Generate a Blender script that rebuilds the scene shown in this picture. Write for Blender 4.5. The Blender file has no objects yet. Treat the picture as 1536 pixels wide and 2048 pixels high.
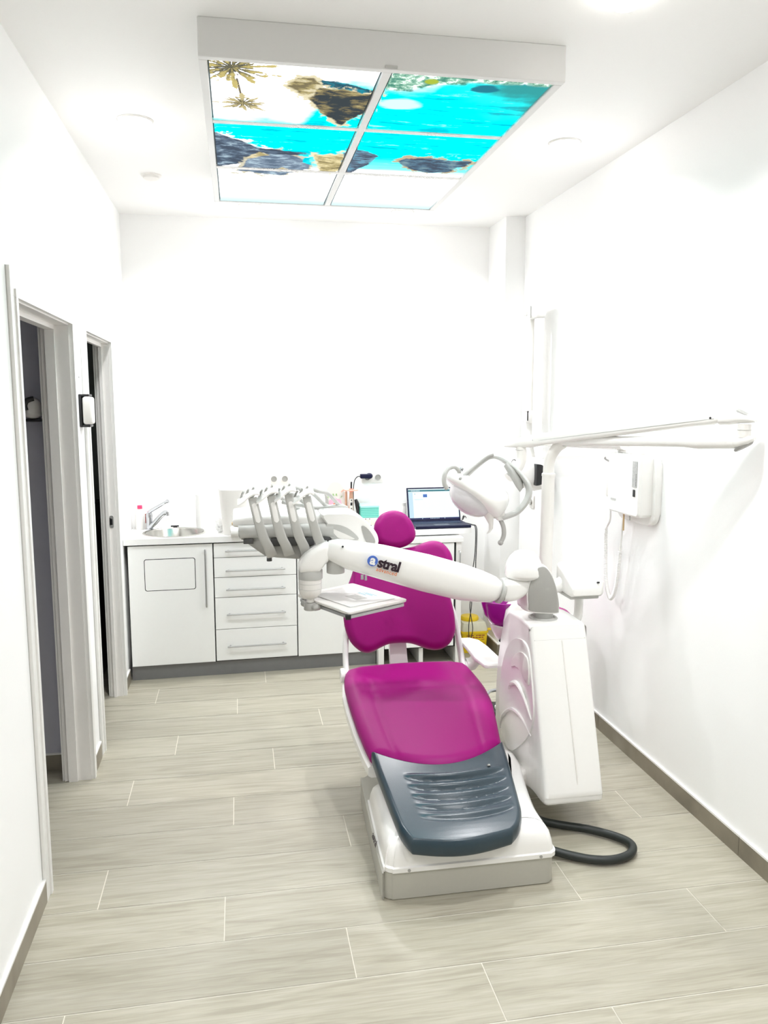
import bpy, bmesh, math, random
from mathutils import Vector, Matrix
random.seed(7)
PI = math.pi
SC = bpy.context.scene
COL = SC.collection

# ------------------------------------------------------------------ camera, world, exposure
CAMZ = 1.68
def set_camera():
    yaw, pitch, roll = math.radians(10.190), math.radians(-7.676), math.radians(-0.045)
    cy, sy, cp, sp = math.cos(yaw), math.sin(yaw), math.cos(pitch), math.sin(pitch)
    f = Vector((sy * cp, cy * cp, sp)); r = Vector((cy, -sy, 0)); u = r.cross(f)
    r2 = r * math.cos(roll) + u * math.sin(roll); u2 = -r * math.sin(roll) + u * math.cos(roll)
    m = Matrix(((r2.x, u2.x, -f.x, 0), (r2.y, u2.y, -f.y, 0), (r2.z, u2.z, -f.z, CAMZ), (0, 0, 0, 1)))
    cd = bpy.data.cameras.new('camera'); cd.sensor_fit = 'HORIZONTAL'; cd.sensor_width = 36.0
    cd.lens = 36.0 * 1616.6 / 1536.0; cd.clip_start = 0.05
    co = bpy.data.objects.new('camera', cd); co.matrix_world = m; COL.objects.link(co); SC.camera = co
set_camera()
wd = bpy.data.worlds.new('world'); SC.world = wd; wd.use_nodes = True
wd.node_tree.nodes['Background'].inputs[0].default_value = (1, 1, 1, 1)
wd.node_tree.nodes['Background'].inputs[1].default_value = 0.05
SC.view_settings.view_transform = 'Standard'; SC.view_settings.look = 'None'
SC.view_settings.gamma = 1.0; SC.view_settings.exposure = 0.0
try: SC.view_settings.use_curve_mapping = False
except Exception: pass
try:
    SC.cycles.max_bounces = 14; SC.cycles.diffuse_bounces = 9; SC.cycles.glossy_bounces = 6
except Exception: pass
LAMP_W = 14.6           # watts of one ceiling downlight
PANEL_E = 2.2          # brightness of the picture ceiling panel

# ------------------------------------------------------------------ room numbers (metres)
XL, XR, YB, YF, ZC = -0.688, 1.813, 5.387, -2.6, 2.838
PW, PY0, PL_ = 0.23774, 4.772, 1.197      # floor plank width, first joint line, plank length

# ------------------------------------------------------------------ materials
def lin(c):
    return tuple(((v / 12.92) if v <= 0.04045 else ((v + 0.055) / 1.055) ** 2.4) for v in c)
def srgb(r, g, b): return lin((r / 255.0, g / 255.0, b / 255.0)) + (1.0,)
MATS = {}
def mat(name, col, rough=0.5, metal=0.0, bump=0.0, bscale=60.0, var=0.0, coat=0.0, emit=None, estr=0.0, trans=0.0, alpha=1.0, spec=0.5):
    if name in MATS: return MATS[name]
    m = bpy.data.materials.new(name); m.use_nodes = True; nt = m.node_tree
    b = nt.nodes['Principled BSDF']
    b.inputs['Roughness'].default_value = rough; b.inputs['Metallic'].default_value = metal
    b.inputs['Specular IOR Level'].default_value = spec
    if coat: b.inputs['Coat Weight'].default_value = coat; b.inputs['Coat Roughness'].default_value = 0.08
    if trans: b.inputs['Transmission Weight'].default_value = trans
    if alpha < 1: b.inputs['Alpha'].default_value = alpha
    tc = nt.nodes.new('ShaderNodeTexCoord')
    nz = nt.nodes.new('ShaderNodeTexNoise'); nz.inputs['Scale'].default_value = bscale; nz.inputs['Detail'].default_value = 3
    nt.links.new(tc.outputs['Object'], nz.inputs['Vector'])
    mx = nt.nodes.new('ShaderNodeMixRGB'); mx.blend_type = 'MULTIPLY'; mx.inputs['Color1'].default_value = col
    rp = nt.nodes.new('ShaderNodeValToRGB'); lo = 1.0 - var
    rp.color_ramp.elements[0].position = 0.3; rp.color_ramp.elements[1].position = 0.7
    rp.color_ramp.elements[0].color = (lo, lo, lo, 1); rp.color_ramp.elements[1].color = (1, 1, 1, 1)
    nt.links.new(nz.outputs['Fac'], rp.inputs['Fac']); nt.links.new(rp.outputs['Color'], mx.inputs['Color2'])
    mx.inputs['Fac'].default_value = 1.0; nt.links.new(mx.outputs['Color'], b.inputs['Base Color'])
    if bump:
        bp = nt.nodes.new('ShaderNodeBump'); bp.inputs['Strength'].default_value = bump; bp.inputs['Distance'].default_value = 0.002
        nt.links.new(nz.outputs['Fac'], bp.inputs['Height']); nt.links.new(bp.outputs['Normal'], b.inputs['Normal'])
    if emit: b.inputs['Emission Color'].default_value = emit; b.inputs['Emission Strength'].default_value = estr
    MATS[name] = m
    return m
WALL = mat('wall_paint', (0.90, 0.90, 0.896, 1), 0.6, bump=0.08, bscale=180, var=0.01)
CEIL = mat('ceiling_paint', (0.86, 0.856, 0.845, 1), 0.7, bump=0.05, bscale=150, var=0.01)
TRIM = mat('white_lacquer_trim', (0.80, 0.79, 0.77, 1), 0.35, var=0.01)
DOORP = mat('door_frame_lacquer', (0.84, 0.82, 0.80, 1), 0.35, var=0.015)
LAM = mat('white_laminate', (0.89, 0.895, 0.885, 1), 0.3, var=0.01)
WTOP = mat('white_worktop', (0.86, 0.86, 0.85, 1), 0.3, var=0.01)
PLINTH = mat('grey_plinth', srgb(118, 118, 118), 0.4, var=0.05, bscale=30)
DARKGAP = mat('dark_gap', (0.012, 0.012, 0.013, 1), 0.8)
ALU = mat('brushed_aluminium', (0.50, 0.50, 0.50, 1), 0.35, 0.75, var=0.05)
STEEL = mat('polished_steel', (0.50, 0.49, 0.455, 1), 0.22, 1.0, var=0.10, bscale=12)
CHROME = mat('chrome', (0.52, 0.53, 0.55, 1), 0.12, 1.0)
PLAS = mat('white_gloss_plastic', (0.83, 0.82, 0.80, 1), 0.22, var=0.01, coat=0.25)
PLAS2 = mat('warm_white_plastic', (0.78, 0.76, 0.73, 1), 0.32, var=0.01)
LGREY = mat('light_grey_plastic', (0.48, 0.48, 0.46, 1), 0.38, var=0.02)
MGREY = mat('mid_grey_plastic', (0.40, 0.395, 0.375, 1), 0.4, var=0.02)
SGREY = mat('silver_grey_plastic', (0.36, 0.355, 0.335, 1), 0.42, var=0.03, bscale=200)
DGREY = mat('dark_grey_plastic', (0.07, 0.07, 0.07, 1), 0.5)
PURPLE = mat('purple_upholstery', (0.295, 0.001, 0.155, 1), 0.46, bump=0.10, bscale=320, var=0.06, spec=0.22)
PURPG = mat('purple_glass_bowl', (0.30, 0.008, 0.25, 1), 0.08, coat=0.5)
NAVY = mat('blue_grey_vinyl', (0.019, 0.040, 0.056, 1), 0.28, bump=0.08, bscale=260, var=0.10, spec=0.6)
RUBBER = mat('black_rubber_hose', (0.015, 0.020, 0.018, 1), 0.45, var=0.1)
BLACK = mat('black_plastic', (0.010, 0.010, 0.012, 1), 0.4)
NAVYB = mat('navy_black_plastic', (0.006, 0.008, 0.034, 1), 0.45, spec=0.25)
YELLOW = mat('yellow_plastic', (0.80, 0.56, 0.01, 1), 0.35, var=0.06, bscale=20)
CLEARY = mat('frosted_pale_plastic', (0.66, 0.64, 0.50, 1), 0.35, var=0.04)
FROST = mat('frosted_white_plastic', (0.76, 0.74, 0.71, 1), 0.25)
PINKR = mat('pink_red_plastic', (0.82, 0.05, 0.16, 1), 0.4)
DRED = mat('dark_red_print', (0.28, 0.03, 0.02, 1), 0.5)
TEAL = mat('teal_cardboard', (0.10, 0.46, 0.38, 1), 0.5, var=0.05)
TEALL = mat('pale_teal_cardboard', (0.34, 0.70, 0.63, 1), 0.5)
GOLD = mat('rose_gold_plastic', (0.60, 0.36, 0.25, 1), 0.3, 0.2)
SALMON = mat('salmon_plastic', (0.80, 0.32, 0.24, 1), 0.4)
GREENT = mat('green_print', (0.20, 0.42, 0.10, 1), 0.6)
PINKF = mat('pale_pink_print', (0.66, 0.36, 0.46, 1), 0.6)
ORANGE = mat('orange_print', (0.80, 0.16, 0.02, 1), 0.6)
BLUEP = mat('blue_print', (0.06, 0.14, 0.50, 1), 0.5)
BLACKP = mat('black_print', (0.02, 0.005, 0.015, 1), 0.5)
ORANGEP = mat('copper_print', (0.62, 0.17, 0.05, 1), 0.5)
PAPER = mat('white_paper', (0.86, 0.86, 0.85, 1), 0.8, var=0.02)
CREAMP = mat('cream_card', (0.60, 0.585, 0.54, 1), 0.7)
LBLUE = mat('pale_blue_print', (0.35, 0.68, 0.80, 1), 0.6)
LABEL = mat('grey_label', (0.47, 0.47, 0.46, 1), 0.4, var=0.25, bscale=140)
CREAMY = mat('cream_plastic_tip', (0.62, 0.45, 0.24, 1), 0.5)
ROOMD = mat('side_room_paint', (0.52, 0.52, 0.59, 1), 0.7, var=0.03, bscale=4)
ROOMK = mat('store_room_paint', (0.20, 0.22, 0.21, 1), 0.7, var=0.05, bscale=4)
LAMPE = mat('lamp_diffuser', (1, 1, 1, 1), 0.5, emit=(1.0, 0.97, 0.92, 1), estr=20.0)
LENSM = mat('lamp_lens', (0.62, 0.60, 0.62, 1), 0.2, var=0.03)

def wood_mat(name, base, dark, light, rough, axis_y=False):
    m = bpy.data.materials.new(name); m.use_nodes = True; nt = m.node_tree; N = nt.nodes; L = nt.links
    b = N['Principled BSDF']; b.inputs['Roughness'].default_value = rough
    tc = N.new('ShaderNodeTexCoord'); at = N.new('ShaderNodeAttribute'); at.attribute_name = 'plank'
    ofs = N.new('ShaderNodeVectorMath'); ofs.operation = 'SCALE'; ofs.inputs['Scale'].default_value = 37.0
    L.new(at.outputs['Vector'], ofs.inputs[0])
    mp = N.new('ShaderNodeMapping'); mp.inputs['Scale'].default_value = (20.0, 1.5, 1.5) if axis_y else (1.5, 20.0, 1.5)
    L.new(tc.outputs['Object'], mp.inputs['Vector'])
    add = N.new('ShaderNodeVectorMath'); add.operation = 'ADD'
    L.new(mp.outputs['Vector'], add.inputs[0]); L.new(ofs.outputs['Vector'], add.inputs[1])
    n1 = N.new('ShaderNodeTexNoise'); n1.inputs['Scale'].default_value = 1.6; n1.inputs['Detail'].default_value = 6; n1.inputs['Distortion'].default_value = 1.1
    L.new(add.outputs['Vector'], n1.inputs['Vector'])
    r1 = N.new('ShaderNodeValToRGB'); e = r1.color_ramp.elements
    e[0].position = 0.30; e[0].color = dark; e[1].position = 0.72; e[1].color = light
    k = e.new(0.48); k.color = base
    L.new(n1.outputs['Fac'], r1.inputs['Fac'])
    mp2 = N.new('ShaderNodeMapping'); mp2.inputs['Scale'].default_value = (90.0, 5.0, 5.0) if axis_y else (5.0, 90.0, 5.0)
    L.new(tc.outputs['Object'], mp2.inputs['Vector'])
    n2 = N.new('ShaderNodeTexNoise'); n2.inputs['Scale'].default_value = 2.0; n2.inputs['Detail'].default_value = 4
    L.new(mp2.outputs['Vector'], n2.inputs['Vector'])
    r2 = N.new('ShaderNodeValToRGB'); r2.color_ramp.elements[0].position = 0.35; r2.color_ramp.elements[1].position = 0.65
    r2.color_ramp.elements[0].color = (0.92, 0.915, 0.91, 1); r2.color_ramp.elements[1].color = (1.04, 1.04, 1.03, 1)
    L.new(n2.outputs['Fac'], r2.inputs['Fac'])
    mx = N.new('ShaderNodeMixRGB'); mx.blend_type = 'MULTIPLY'; mx.inputs['Fac'].default_value = 1
    L.new(r1.outputs['Color'], mx.inputs['Color1']); L.new(r2.outputs['Color'], mx.inputs['Color2'])
    sp = N.new('ShaderNodeSeparateXYZ'); L.new(at.outputs['Vector'], sp.inputs['Vector'])
    mr = N.new('ShaderNodeMapRange'); mr.inputs['To Min'].default_value = 0.93; mr.inputs['To Max'].default_value = 1.05
    L.new(sp.outputs['X'], mr.inputs['Value'])
    m3 = N.new('ShaderNodeVectorMath'); m3.operation = 'SCALE'; L.new(mx.outputs['Color'], m3.inputs[0]); L.new(mr.outputs['Result'], m3.inputs['Scale'])
    L.new(m3.outputs['Vector'], b.inputs['Base Color'])
    bp = N.new('ShaderNodeBump'); bp.inputs['Strength'].default_value = 0.12; bp.inputs['Distance'].default_value = 0.001
    L.new(n2.outputs['Fac'], bp.inputs['Height']); L.new(bp.outputs['Normal'], b.inputs['Normal'])
    return m
WOOD = wood_mat('wood_look_tile', (0.378, 0.355, 0.284, 1), (0.312, 0.290, 0.226, 1), (0.43, 0.408, 0.340, 1), 0.36)
FRAMEP = mat('ceiling_frame_paint', (0.68, 0.675, 0.665, 1), 0.45, var=0.01)
WOODB = wood_mat('wood_look_skirting', (0.235, 0.205, 0.155, 1), (0.17, 0.148, 0.11, 1), (0.29, 0.26, 0.205, 1), 0.4)
WOODBY = wood_mat('wood_look_skirting_side', (0.235, 0.205, 0.155, 1), (0.17, 0.148, 0.11, 1), (0.29, 0.26, 0.205, 1), 0.4, True)
GROUT = mat('cream_grout', (0.70, 0.67, 0.58, 1), 0.8, var=0.05)

# ------------------------------------------------------------------ object helpers
ORG = {}
def finish(name, bm, m, parent=None, smooth=True, ang=35, M=None):
    bmesh.ops.remove_doubles(bm, verts=bm.verts, dist=1e-6)
    bmesh.ops.recalc_face_normals(bm, faces=bm.faces)
    if M is not None: bmesh.ops.transform(bm, matrix=M, verts=bm.verts)
    org = Vector((0, 0, 0))
    if parent is not None: org = ORG[parent.name]
    if org.length > 0: bmesh.ops.translate(bm, verts=bm.verts, vec=-org)
    me = bpy.data.meshes.new(name); bm.to_mesh(me); bm.free()
    for x in (m if isinstance(m, (list, tuple)) else [m]): me.materials.append(x)
    if smooth:
        me.shade_smooth()
        try: me.set_sharp_from_angle(angle=math.radians(ang))
        except Exception: pass
    o = bpy.data.objects.new(name, me); COL.objects.link(o)
    if parent is not None: o.parent = parent
    ORG[o.name] = org
    return o
def thing(name, label, cat, loc=(0, 0, 0), group=None):
    o = bpy.data.objects.new(name, None); o.empty_display_size = 0.05; COL.objects.link(o); o.location = loc
    ORG[o.name] = Vector(loc)
    return tag(o, label, cat, group)
def tag(o, label, cat, group=None):
    o['label'] = label; o['category'] = cat
    if group: o['group'] = group
    return o
def struct(o): o['kind'] = 'structure'; return o
def lab(o, label): o['label'] = label; return o
def copy_tree(o, loc=None, parent=None):
    kids = list(o.children); c = o.copy(); COL.objects.link(c); ORG[c.name] = ORG.get(o.name, Vector())
    if parent is not None: c.parent = parent
    if loc is not None: c.location = loc
    for k in kids: copy_tree(k, None, c)
    return c
B = bmesh.new
def bevel_all(bm, geom_edges, r, seg):
    if r > 0: bmesh.ops.bevel(bm, geom=geom_edges, offset=r, offset_type='OFFSET', segments=seg, profile=0.5, affect='EDGES', clamp_overlap=True)
def box(bm, x0, x1, y0, y1, z0, z1, r=0.0, seg=2, M=None, mi=0):
    t = bmesh.new()
    vs = [t.verts.new((x, y, z)) for x in (x0, x1) for y in (y0, y1) for z in (z0, z1)]
    for f in ((0, 1, 3, 2), (4, 6, 7, 5), (0, 4, 5, 1), (2, 3, 7, 6), (0, 2, 6, 4), (1, 5, 7, 3)): t.faces.new([vs[i] for i in f])
    bevel_all(t, t.edges[:], r, seg)
    merge(bm, t, M, mi)
    return bm
def merge(bm, t, M=None, mi=0):
    if M is not None: bmesh.ops.transform(t, matrix=M, verts=t.verts)
    bmesh.ops.recalc_face_normals(t, faces=t.faces)
    mp = {}
    for v in t.verts: mp[v] = bm.verts.new(v.co)
    for f in t.faces:
        try:
            g = bm.faces.new([mp[v] for v in f.verts]); g.material_index = mi if mi else f.material_index
        except ValueError: pass
    t.free()
def spline(pts, n=8, closed=False):
    P = [Vector(p) for p in pts]; out = []; N = len(P)
    rng = range(N) if closed else range(N - 1)
    for i in rng:
        if closed: a, b, c, d = P[(i - 1) % N], P[i], P[(i + 1) % N], P[(i + 2) % N]
        else: a, b, c, d = P[max(i - 1, 0)], P[i], P[i + 1], P[min(i + 2, N - 1)]
        for k in range(n):
            t = k / n; t2 = t * t; t3 = t2 * t
            out.append(0.5 * ((2 * b) + (c - a) * t + (2 * a - 5 * b + 4 * c - d) * t2 + (3 * b - a - 3 * c + d) * t3))
    if not closed: out.append(P[-1].copy())
    return out
def prism(bm, pts, axis, a, b, r=0.0, seg=2, M=None, mi=0):
    """polygon pts (2D) pushed along an axis from a to b. axis x: pts=(y,z); y: (x,z); z: (x,y)"""
    t = bmesh.new()
    def p3(p, h):
        return {'x': (h, p[0], p[1]), 'y': (p[0], h, p[1]), 'z': (p[0], p[1], h)}[axis]
    v0 = [t.verts.new(p3(p, a)) for p in pts]; v1 = [t.verts.new(p3(p, b)) for p in pts]
    f0 = t.faces.new(v0); f1 = t.faces.new(list(reversed(v1))); n = len(pts)
    for i in range(n): t.faces.new((v0[i], v1[i], v1[(i + 1) % n], v0[(i + 1) % n]))
    if r > 0:
        es = list(set(list(f0.edges) + list(f1.edges))); bevel_all(t, es, r, seg)
    bmesh.ops.triangulate(t, faces=[f for f in t.faces if len(f.verts) > 4])
    merge(bm, t, M, mi)
    return bm
def rrect(x0, x1, y0, y1, r, n=6):
    out = []
    for cx, cy, a in ((x1 - r, y1 - r, 0), (x0 + r, y1 - r, 90), (x0 + r, y0 + r, 180), (x1 - r, y0 + r, 270)):
        for k in range(n + 1):
            t = math.radians(a + 90 * k / n); out.append((cx + r * math.cos(t), cy + r * math.sin(t)))
    return out
def loft(bm, rings, cap=True, closed=True, M=None, mi=0):
    t = bmesh.new(); R = [[t.verts.new(p) for p in ring] for ring in rings]
    for a, b in zip(R[:-1], R[1:]):
        n = len(a)
        for i in range(n if closed else n - 1):
            try: t.faces.new((a[i], a[(i + 1) % n], b[(i + 1) % n], b[i]))
            except ValueError: pass
    if cap and closed:
        for ring in (R[0], list(reversed(R[-1]))):
            try: t.faces.new(ring)
            except ValueError: pass
        bmesh.ops.triangulate(t, faces=[f for f in t.faces if len(f.verts) > 4], ngon_method='BEAUTY')
    merge(bm, t, M, mi)
    return bm
def ering(c, u, v, a, b, n=28, p=2.0):
    c, u, v = Vector(c), Vector(u), Vector(v); out = []
    for k in range(n):
        t = 2 * PI * k / n; ct, st = math.cos(t), math.sin(t)
        out.append(c + u * (a * math.copysign(abs(ct) ** (2 / p), ct)) + v * (b * math.copysign(abs(st) ** (2 / p), st)))
    return out
def frame_of(d):
    d = Vector(d).normalized(); up = Vector((0, 0, 1)) if abs(d.z) < 0.95 else Vector((0, 1, 0))
    u = up.cross(d).normalized(); v = d.cross(u).normalized()
    return u, v
def tube(bm, pts, r, n=12, M=None, mi=0, closed=False, cap=True):
    pts = [Vector(p) for p in pts]; N = len(pts); rings = []; pu = None
    for i, p in enumerate(pts):
        if closed: d = pts[(i + 1) % N] - pts[(i - 1) % N]
        else: d = pts[min(i + 1, N - 1)] - pts[max(i - 1, 0)]
        if pu is None: u, v = frame_of(d)
        else:
            d = d.normalized(); u = (pu - d * pu.dot(d)).normalized(); v = d.cross(u)
        pu = u
        rr = r(i / max(N - 1, 1)) if callable(r) else r
        rings.append([p + u * (rr * math.cos(2 * PI * k / n)) + v * (rr * math.sin(2 * PI * k / n)) for k in range(n)])
    if closed: rings.append(rings[0])
    loft(bm, rings, cap and not closed, True, M, mi)
    return bm
def cyl(bm, p0, p1, r0, r1=None, n=28, bev=0.0, mi=0):
    p0, p1 = Vector(p0), Vector(p1); r1 = r0 if r1 is None else r1; u, v = frame_of(p1 - p0); d = (p1 - p0).normalized()
    st = [(p0, r0), (p1, r1)]
    if bev > 0:
        st = [(p0, r0 - bev), (p0 + d * bev * 0.3, r0 - bev * 0.3), (p0 + d * bev, r0), (p1 - d * bev, r1), (p1 - d * bev * 0.3, r1 - bev * 0.3), (p1, r1 - bev)]
    loft(bm, [[c + u * (r * math.cos(2 * PI * k / n)) + v * (r * math.sin(2 * PI * k / n)) for k in range(n)] for c, r in st], True, True, None, mi)
    return bm
def lathe(bm, prof, c, d=(0, 0, 1), n=32, mi=0, cap=True):
    c = Vector(c); d = Vector(d).normalized(); u, v = frame_of(d)
    loft(bm, [[c + d * z + u * (max(r, 1e-4) * math.cos(2 * PI * k / n)) + v * (max(r, 1e-4) * math.sin(2 * PI * k / n)) for k in range(n)] for r, z in prof], cap, True, None, mi)
    return bm
def ball(bm, c, rx, ry, rz, M=None, nu=28, nv=16, mi=0, p=2.0):
    rings = []
    for j in range(nv + 1):
        t = -PI / 2 + PI * j / nv; ct = max(math.cos(t), 1e-4) ** (2 / p); st = math.copysign(abs(math.sin(t)) ** (2 / p), math.sin(t))
        rings.append(ering((c[0], c[1], c[2] + rz * st), (1, 0, 0), (0, 1, 0), rx * ct, ry * ct, nu, p))
    loft(bm, rings, True, True, M, mi)
    return bm
def cushion(bm, pts, pos, th, r, crown=0.0, nseg=7):
    """pillow with outline pts (u,v), pos(u,v,w)->world, thickness th, edge rounding r"""
    P = [Vector((p[0], p[1])) for p in pts]; n = len(P)
    area = sum(P[i].x * P[(i + 1) % n].y - P[(i + 1) % n].x * P[i].y for i in range(n))
    if area < 0: P.reverse()
    nor = []
    for i in range(n):
        d = (P[(i + 1) % n] - P[(i - 1) % n]); d.normalize(); nor.append(Vector((-d.y, d.x)))
    t = bmesh.new(); R = []
    for j in range(2 * nseg + 1):
        a = -PI / 2 + PI * j / (2 * nseg); ins = r * (1 - math.cos(a)); w = th / 2 * math.sin(a)
        R.append([t.verts.new(pos(*(P[i] + nor[i] * ins), w)) for i in range(n)])
    for a, b in zip(R[:-1], R[1:]):
        for i in range(n): t.faces.new((a[i], a[(i + 1) % n], b[(i + 1) % n], b[i]))
    f0 = t.faces.new(list(reversed(R[0]))); f1 = t.faces.new(R[-1])
    bmesh.ops.triangulate(t, faces=[f0, f1])
    merge(bm, t)
    return bm
def gridpad(bm, Lf, Rf, Yr, Yf, zf, th, r, nu=40, nv=70, extra=None, bot=None):
    """upholstered pad over a curved profile: Lf/Rf give side x at Y, Yr/Yf give rear/front Y at u in 0..1"""
    def sp(i, n):
        t = i / n; return t - 0.6 * math.sin(2 * PI * t) / (2 * PI)
    top = []; bt = []; t = bmesh.new()
    for j in range(nv + 1):
        v = sp(j, nv); a = []; b = []
        for i in range(nu + 1):
            u = sp(i, nu); y = Yr(u) * (1 - v) + Yf(u) * v; xl, xr = Lf(y), Rf(y); x = xl + (xr - xl) * u
            e = min((x - xl), (xr - x), abs(Yr(u) - y), abs(y - Yf(u))); k = max(0.0, min(e / r, 1.0))
            h = math.sqrt(max(0.0, 1 - (1 - k) ** 2)); z0 = zf(y)
            zt = z0 - th * 0.5 + th * 0.5 * h + (extra(u, v, x, y) * h if extra else 0)
            a.append(t.verts.new((x, y, zt)))
            b.append(a[-1] if (i in (0, nu) or j in (0, nv)) else t.verts.new((x, y, z0 - th * 0.5 - th * 0.5 * h)))
        top.append(a); bt.append(b)
    for j in range(nv):
        for i in range(nu):
            t.faces.new((top[j][i], top[j][i + 1], top[j + 1][i + 1], top[j + 1][i]))
            try: t.faces.new((bt[j][i], bt[j + 1][i], bt[j + 1][i + 1], bt[j][i + 1]))
            except ValueError: pass
    merge(bm, t)
    return bm
def interp(pts):
    pts = sorted(pts)
    def f(x):
        if x <= pts[0][0]: return pts[0][1]
        for (a, b), (c, d) in zip(pts[:-1], pts[1:]):
            if x <= c: return b + (d - b) * (x - a) / (c - a)
        return pts[-1][1]
    return f
def text_bm(s, size, extr, off=0.0, shear=0.0, space=1.0):
    cu = bpy.data.curves.new('lettering', 'FONT'); cu.body = s; cu.size = size; cu.extrude = extr; cu.offset = off; cu.shear = shear
    cu.space_character = space; cu.resolution_u = 3
    ob = bpy.data.objects.new('lettering', cu); COL.objects.link(ob)
    dg = bpy.context.evaluated_depsgraph_get(); me = bpy.data.meshes.new_from_object(ob.evaluated_get(dg))
    t = bmesh.new(); t.from_mesh(me); bpy.data.objects.remove(ob); bpy.data.curves.remove(cu); bpy.data.meshes.remove(me)
    return t
def facing(origin, right, normal):
    """matrix that puts text (x right, y up, z out) at origin"""
    r = Vector(right).normalized(); nz = Vector(normal).normalized(); u = nz.cross(r).normalized(); r = u.cross(nz)
    o = Vector(origin)
    return Matrix(((r.x, u.x, nz.x, o.x), (r.y, u.y, nz.y, o.y), (r.z, u.z, nz.z, o.z), (0, 0, 0, 1)))

FIN = finish
# ================================================================== SETTING
def build_floor():
    bm = B(); lay = bm.loops.layers.float_vector.new('plank') if False else None
    X0, X1 = -2.35, XR + 0.01
    base = [bm.verts.new(p) for p in ((X0, YF, -0.0012), (X1, YF, -0.0012), (X1, YB + 0.02, -0.0012), (X0, YB + 0.02, -0.0012))]
    f = bm.faces.new(base); f.material_index = 1
    J = {0: -.497, 1: -.041, 2: .402, 3: -.337, 4: .13, 5: -.498, 6: -.056, 7: .387, 8: -.502, 9: -.082, 10: .305, 11: -.511, 12: -.204, -1: .13, -2: .56, -3: -.3}
    g, h = 0.0017, 0.0021
    for k in range(-4, 34):
        ya, yb = PY0 - k * PW, PY0 - (k + 1) * PW
        if ya > YB + 0.02: ya = YB + 0.02
        if yb < YF: yb = YF
        if ya - yb < 0.01: continue
        j = J.get(k, -0.5 + ((k * 0.437) % 1.197)); x = j - 3 * PL_
        while x < X1:
            a, b = max(x, X0), min(x + PL_, X1)
            if b - a > 0.02:
                vs = [bm.verts.new(p) for p in ((a + g, yb + h, 0), (b - g, yb + h, 0), (b - g, ya - h, 0), (a + g, ya - h, 0))]
                bm.faces.new(vs)
            x += PL_
    o = finish('floor', bm, [WOOD, GROUT], smooth=False)
    at = o.data.attributes.new('plank', 'FLOAT_VECTOR', 'FACE')
    for i in range(len(o.data.polygons)): at.data[i].vector = (random.random(), random.random(), random.random())
    struct(o)
build_floor()
# slab below the tiles
b_ = B(); box(b_, -2.4, XR + 0.2, YF - 0.2, YB + 0.2, -0.15, -0.004); struct(finish('trim_1', b_, GROUT, smooth=False))
def wall(name, boxes, m=WALL):
    bm = B()
    for q in boxes: box(bm, *q)
    return struct(finish(name, bm, m, smooth=False))
D1 = (2.772, 3.640, 2.015); D2 = (3.945, 4.705, 2.015)     # door openings: y0, y1, head
WT, WT2 = 0.112, 0.070      # wall depth at the near and the far doorway
wall('wall_left', [(XL - WT, XL, YF, D1[0] - .01, 0, ZC), (XL - WT, XL, D1[0] - .01, D1[1] + .01, D1[2] + .01, ZC), (XL - WT, XL, D1[1] + .01, 3.765, 0, ZC), (XL - WT2, XL, 3.765, D2[0] - .01, 0, ZC),
                   (XL - WT2, XL, D2[0] - .01, D2[1] + .01, D2[2] + .01, ZC), (XL - WT2, XL, D2[1] + .01, YB, 0, ZC)])
wall('wall_right', [(XR, XR + .15, YF, YB + .15, 0, ZC)])
wall('wall_back', [(-2.4, XR, YB, YB + .15, 0, ZC)])
wall('wall_front', [(XL - WT, XR, YF - .15, YF, 0, ZC)])
wall('ceiling', [(-2.4, XR + .15, YF - .15, YB + .15, ZC, ZC + .15)], CEIL)
wall('wall_pillar', [(1.685, XR, 5.04, YB, 0, ZC)])
# side rooms beyond the two doors
wall('wall_partition', [(-2.3, XL - WT2, 3.765, 3.90, 0, ZC)], ROOMD)
wall('wall_side_room', [(-2.4, -2.3, 1.2, 3.90, 0, ZC), (-2.3, XL - WT, 1.1, 1.2, 0, ZC)], ROOMD)
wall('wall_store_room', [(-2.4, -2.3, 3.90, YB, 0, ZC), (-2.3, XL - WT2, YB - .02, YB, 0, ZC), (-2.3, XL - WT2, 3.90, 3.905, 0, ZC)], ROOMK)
def skirting(name, runs, m):
    bm = B(); L = []
    for (x0, x1, y0, y1) in runs:
        box(bm, x0, x1, y0, y1, 0.0, 0.074, mi=0); 
        box(bm, x0, x1, y0, y1, 0.074, 0.082, mi=1)
    o = finish(name, bm, [m, TRIM], smooth=False)
    at = o.data.attributes.new('plank', 'FLOAT_VECTOR', 'FACE')
    for i in range(len(o.data.polygons)): at.data[i].vector = (0.5, 0.3, 0.7)
    return struct(o)
s_ = 0.011
skirting('baseboard_right', [(XR - s_, XR, YF, 2.545), (XR - s_, XR, 2.548, 3.75), (XR - s_, XR, 3.753, 4.95), (XR - s_, XR, 4.953, 5.04)], WOODBY)
skirting('baseboard_left', [(XL, XL + s_, YF, 2.713), (XL, XL + s_, 3.702, 3.858), (XL, XL + s_, 4.772, 4.93)], WOODBY)
skirting('baseboard_pillar', [(1.685 - s_, XR - s_, 5.04 - s_, 5.04)], WOODB)
skirting('baseboard_pillar_side', [(1.685 - s_, 1.685, 5.04, YB)], WOODBY)
skirting('baseboard_back', [(1.40, 1.685 - s_, YB - s_, YB)], WOODB)
skirting('baseboard_side_room', [(-2.3, XL - WT - .03, 3.754, 3.765)], WOODB)

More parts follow.
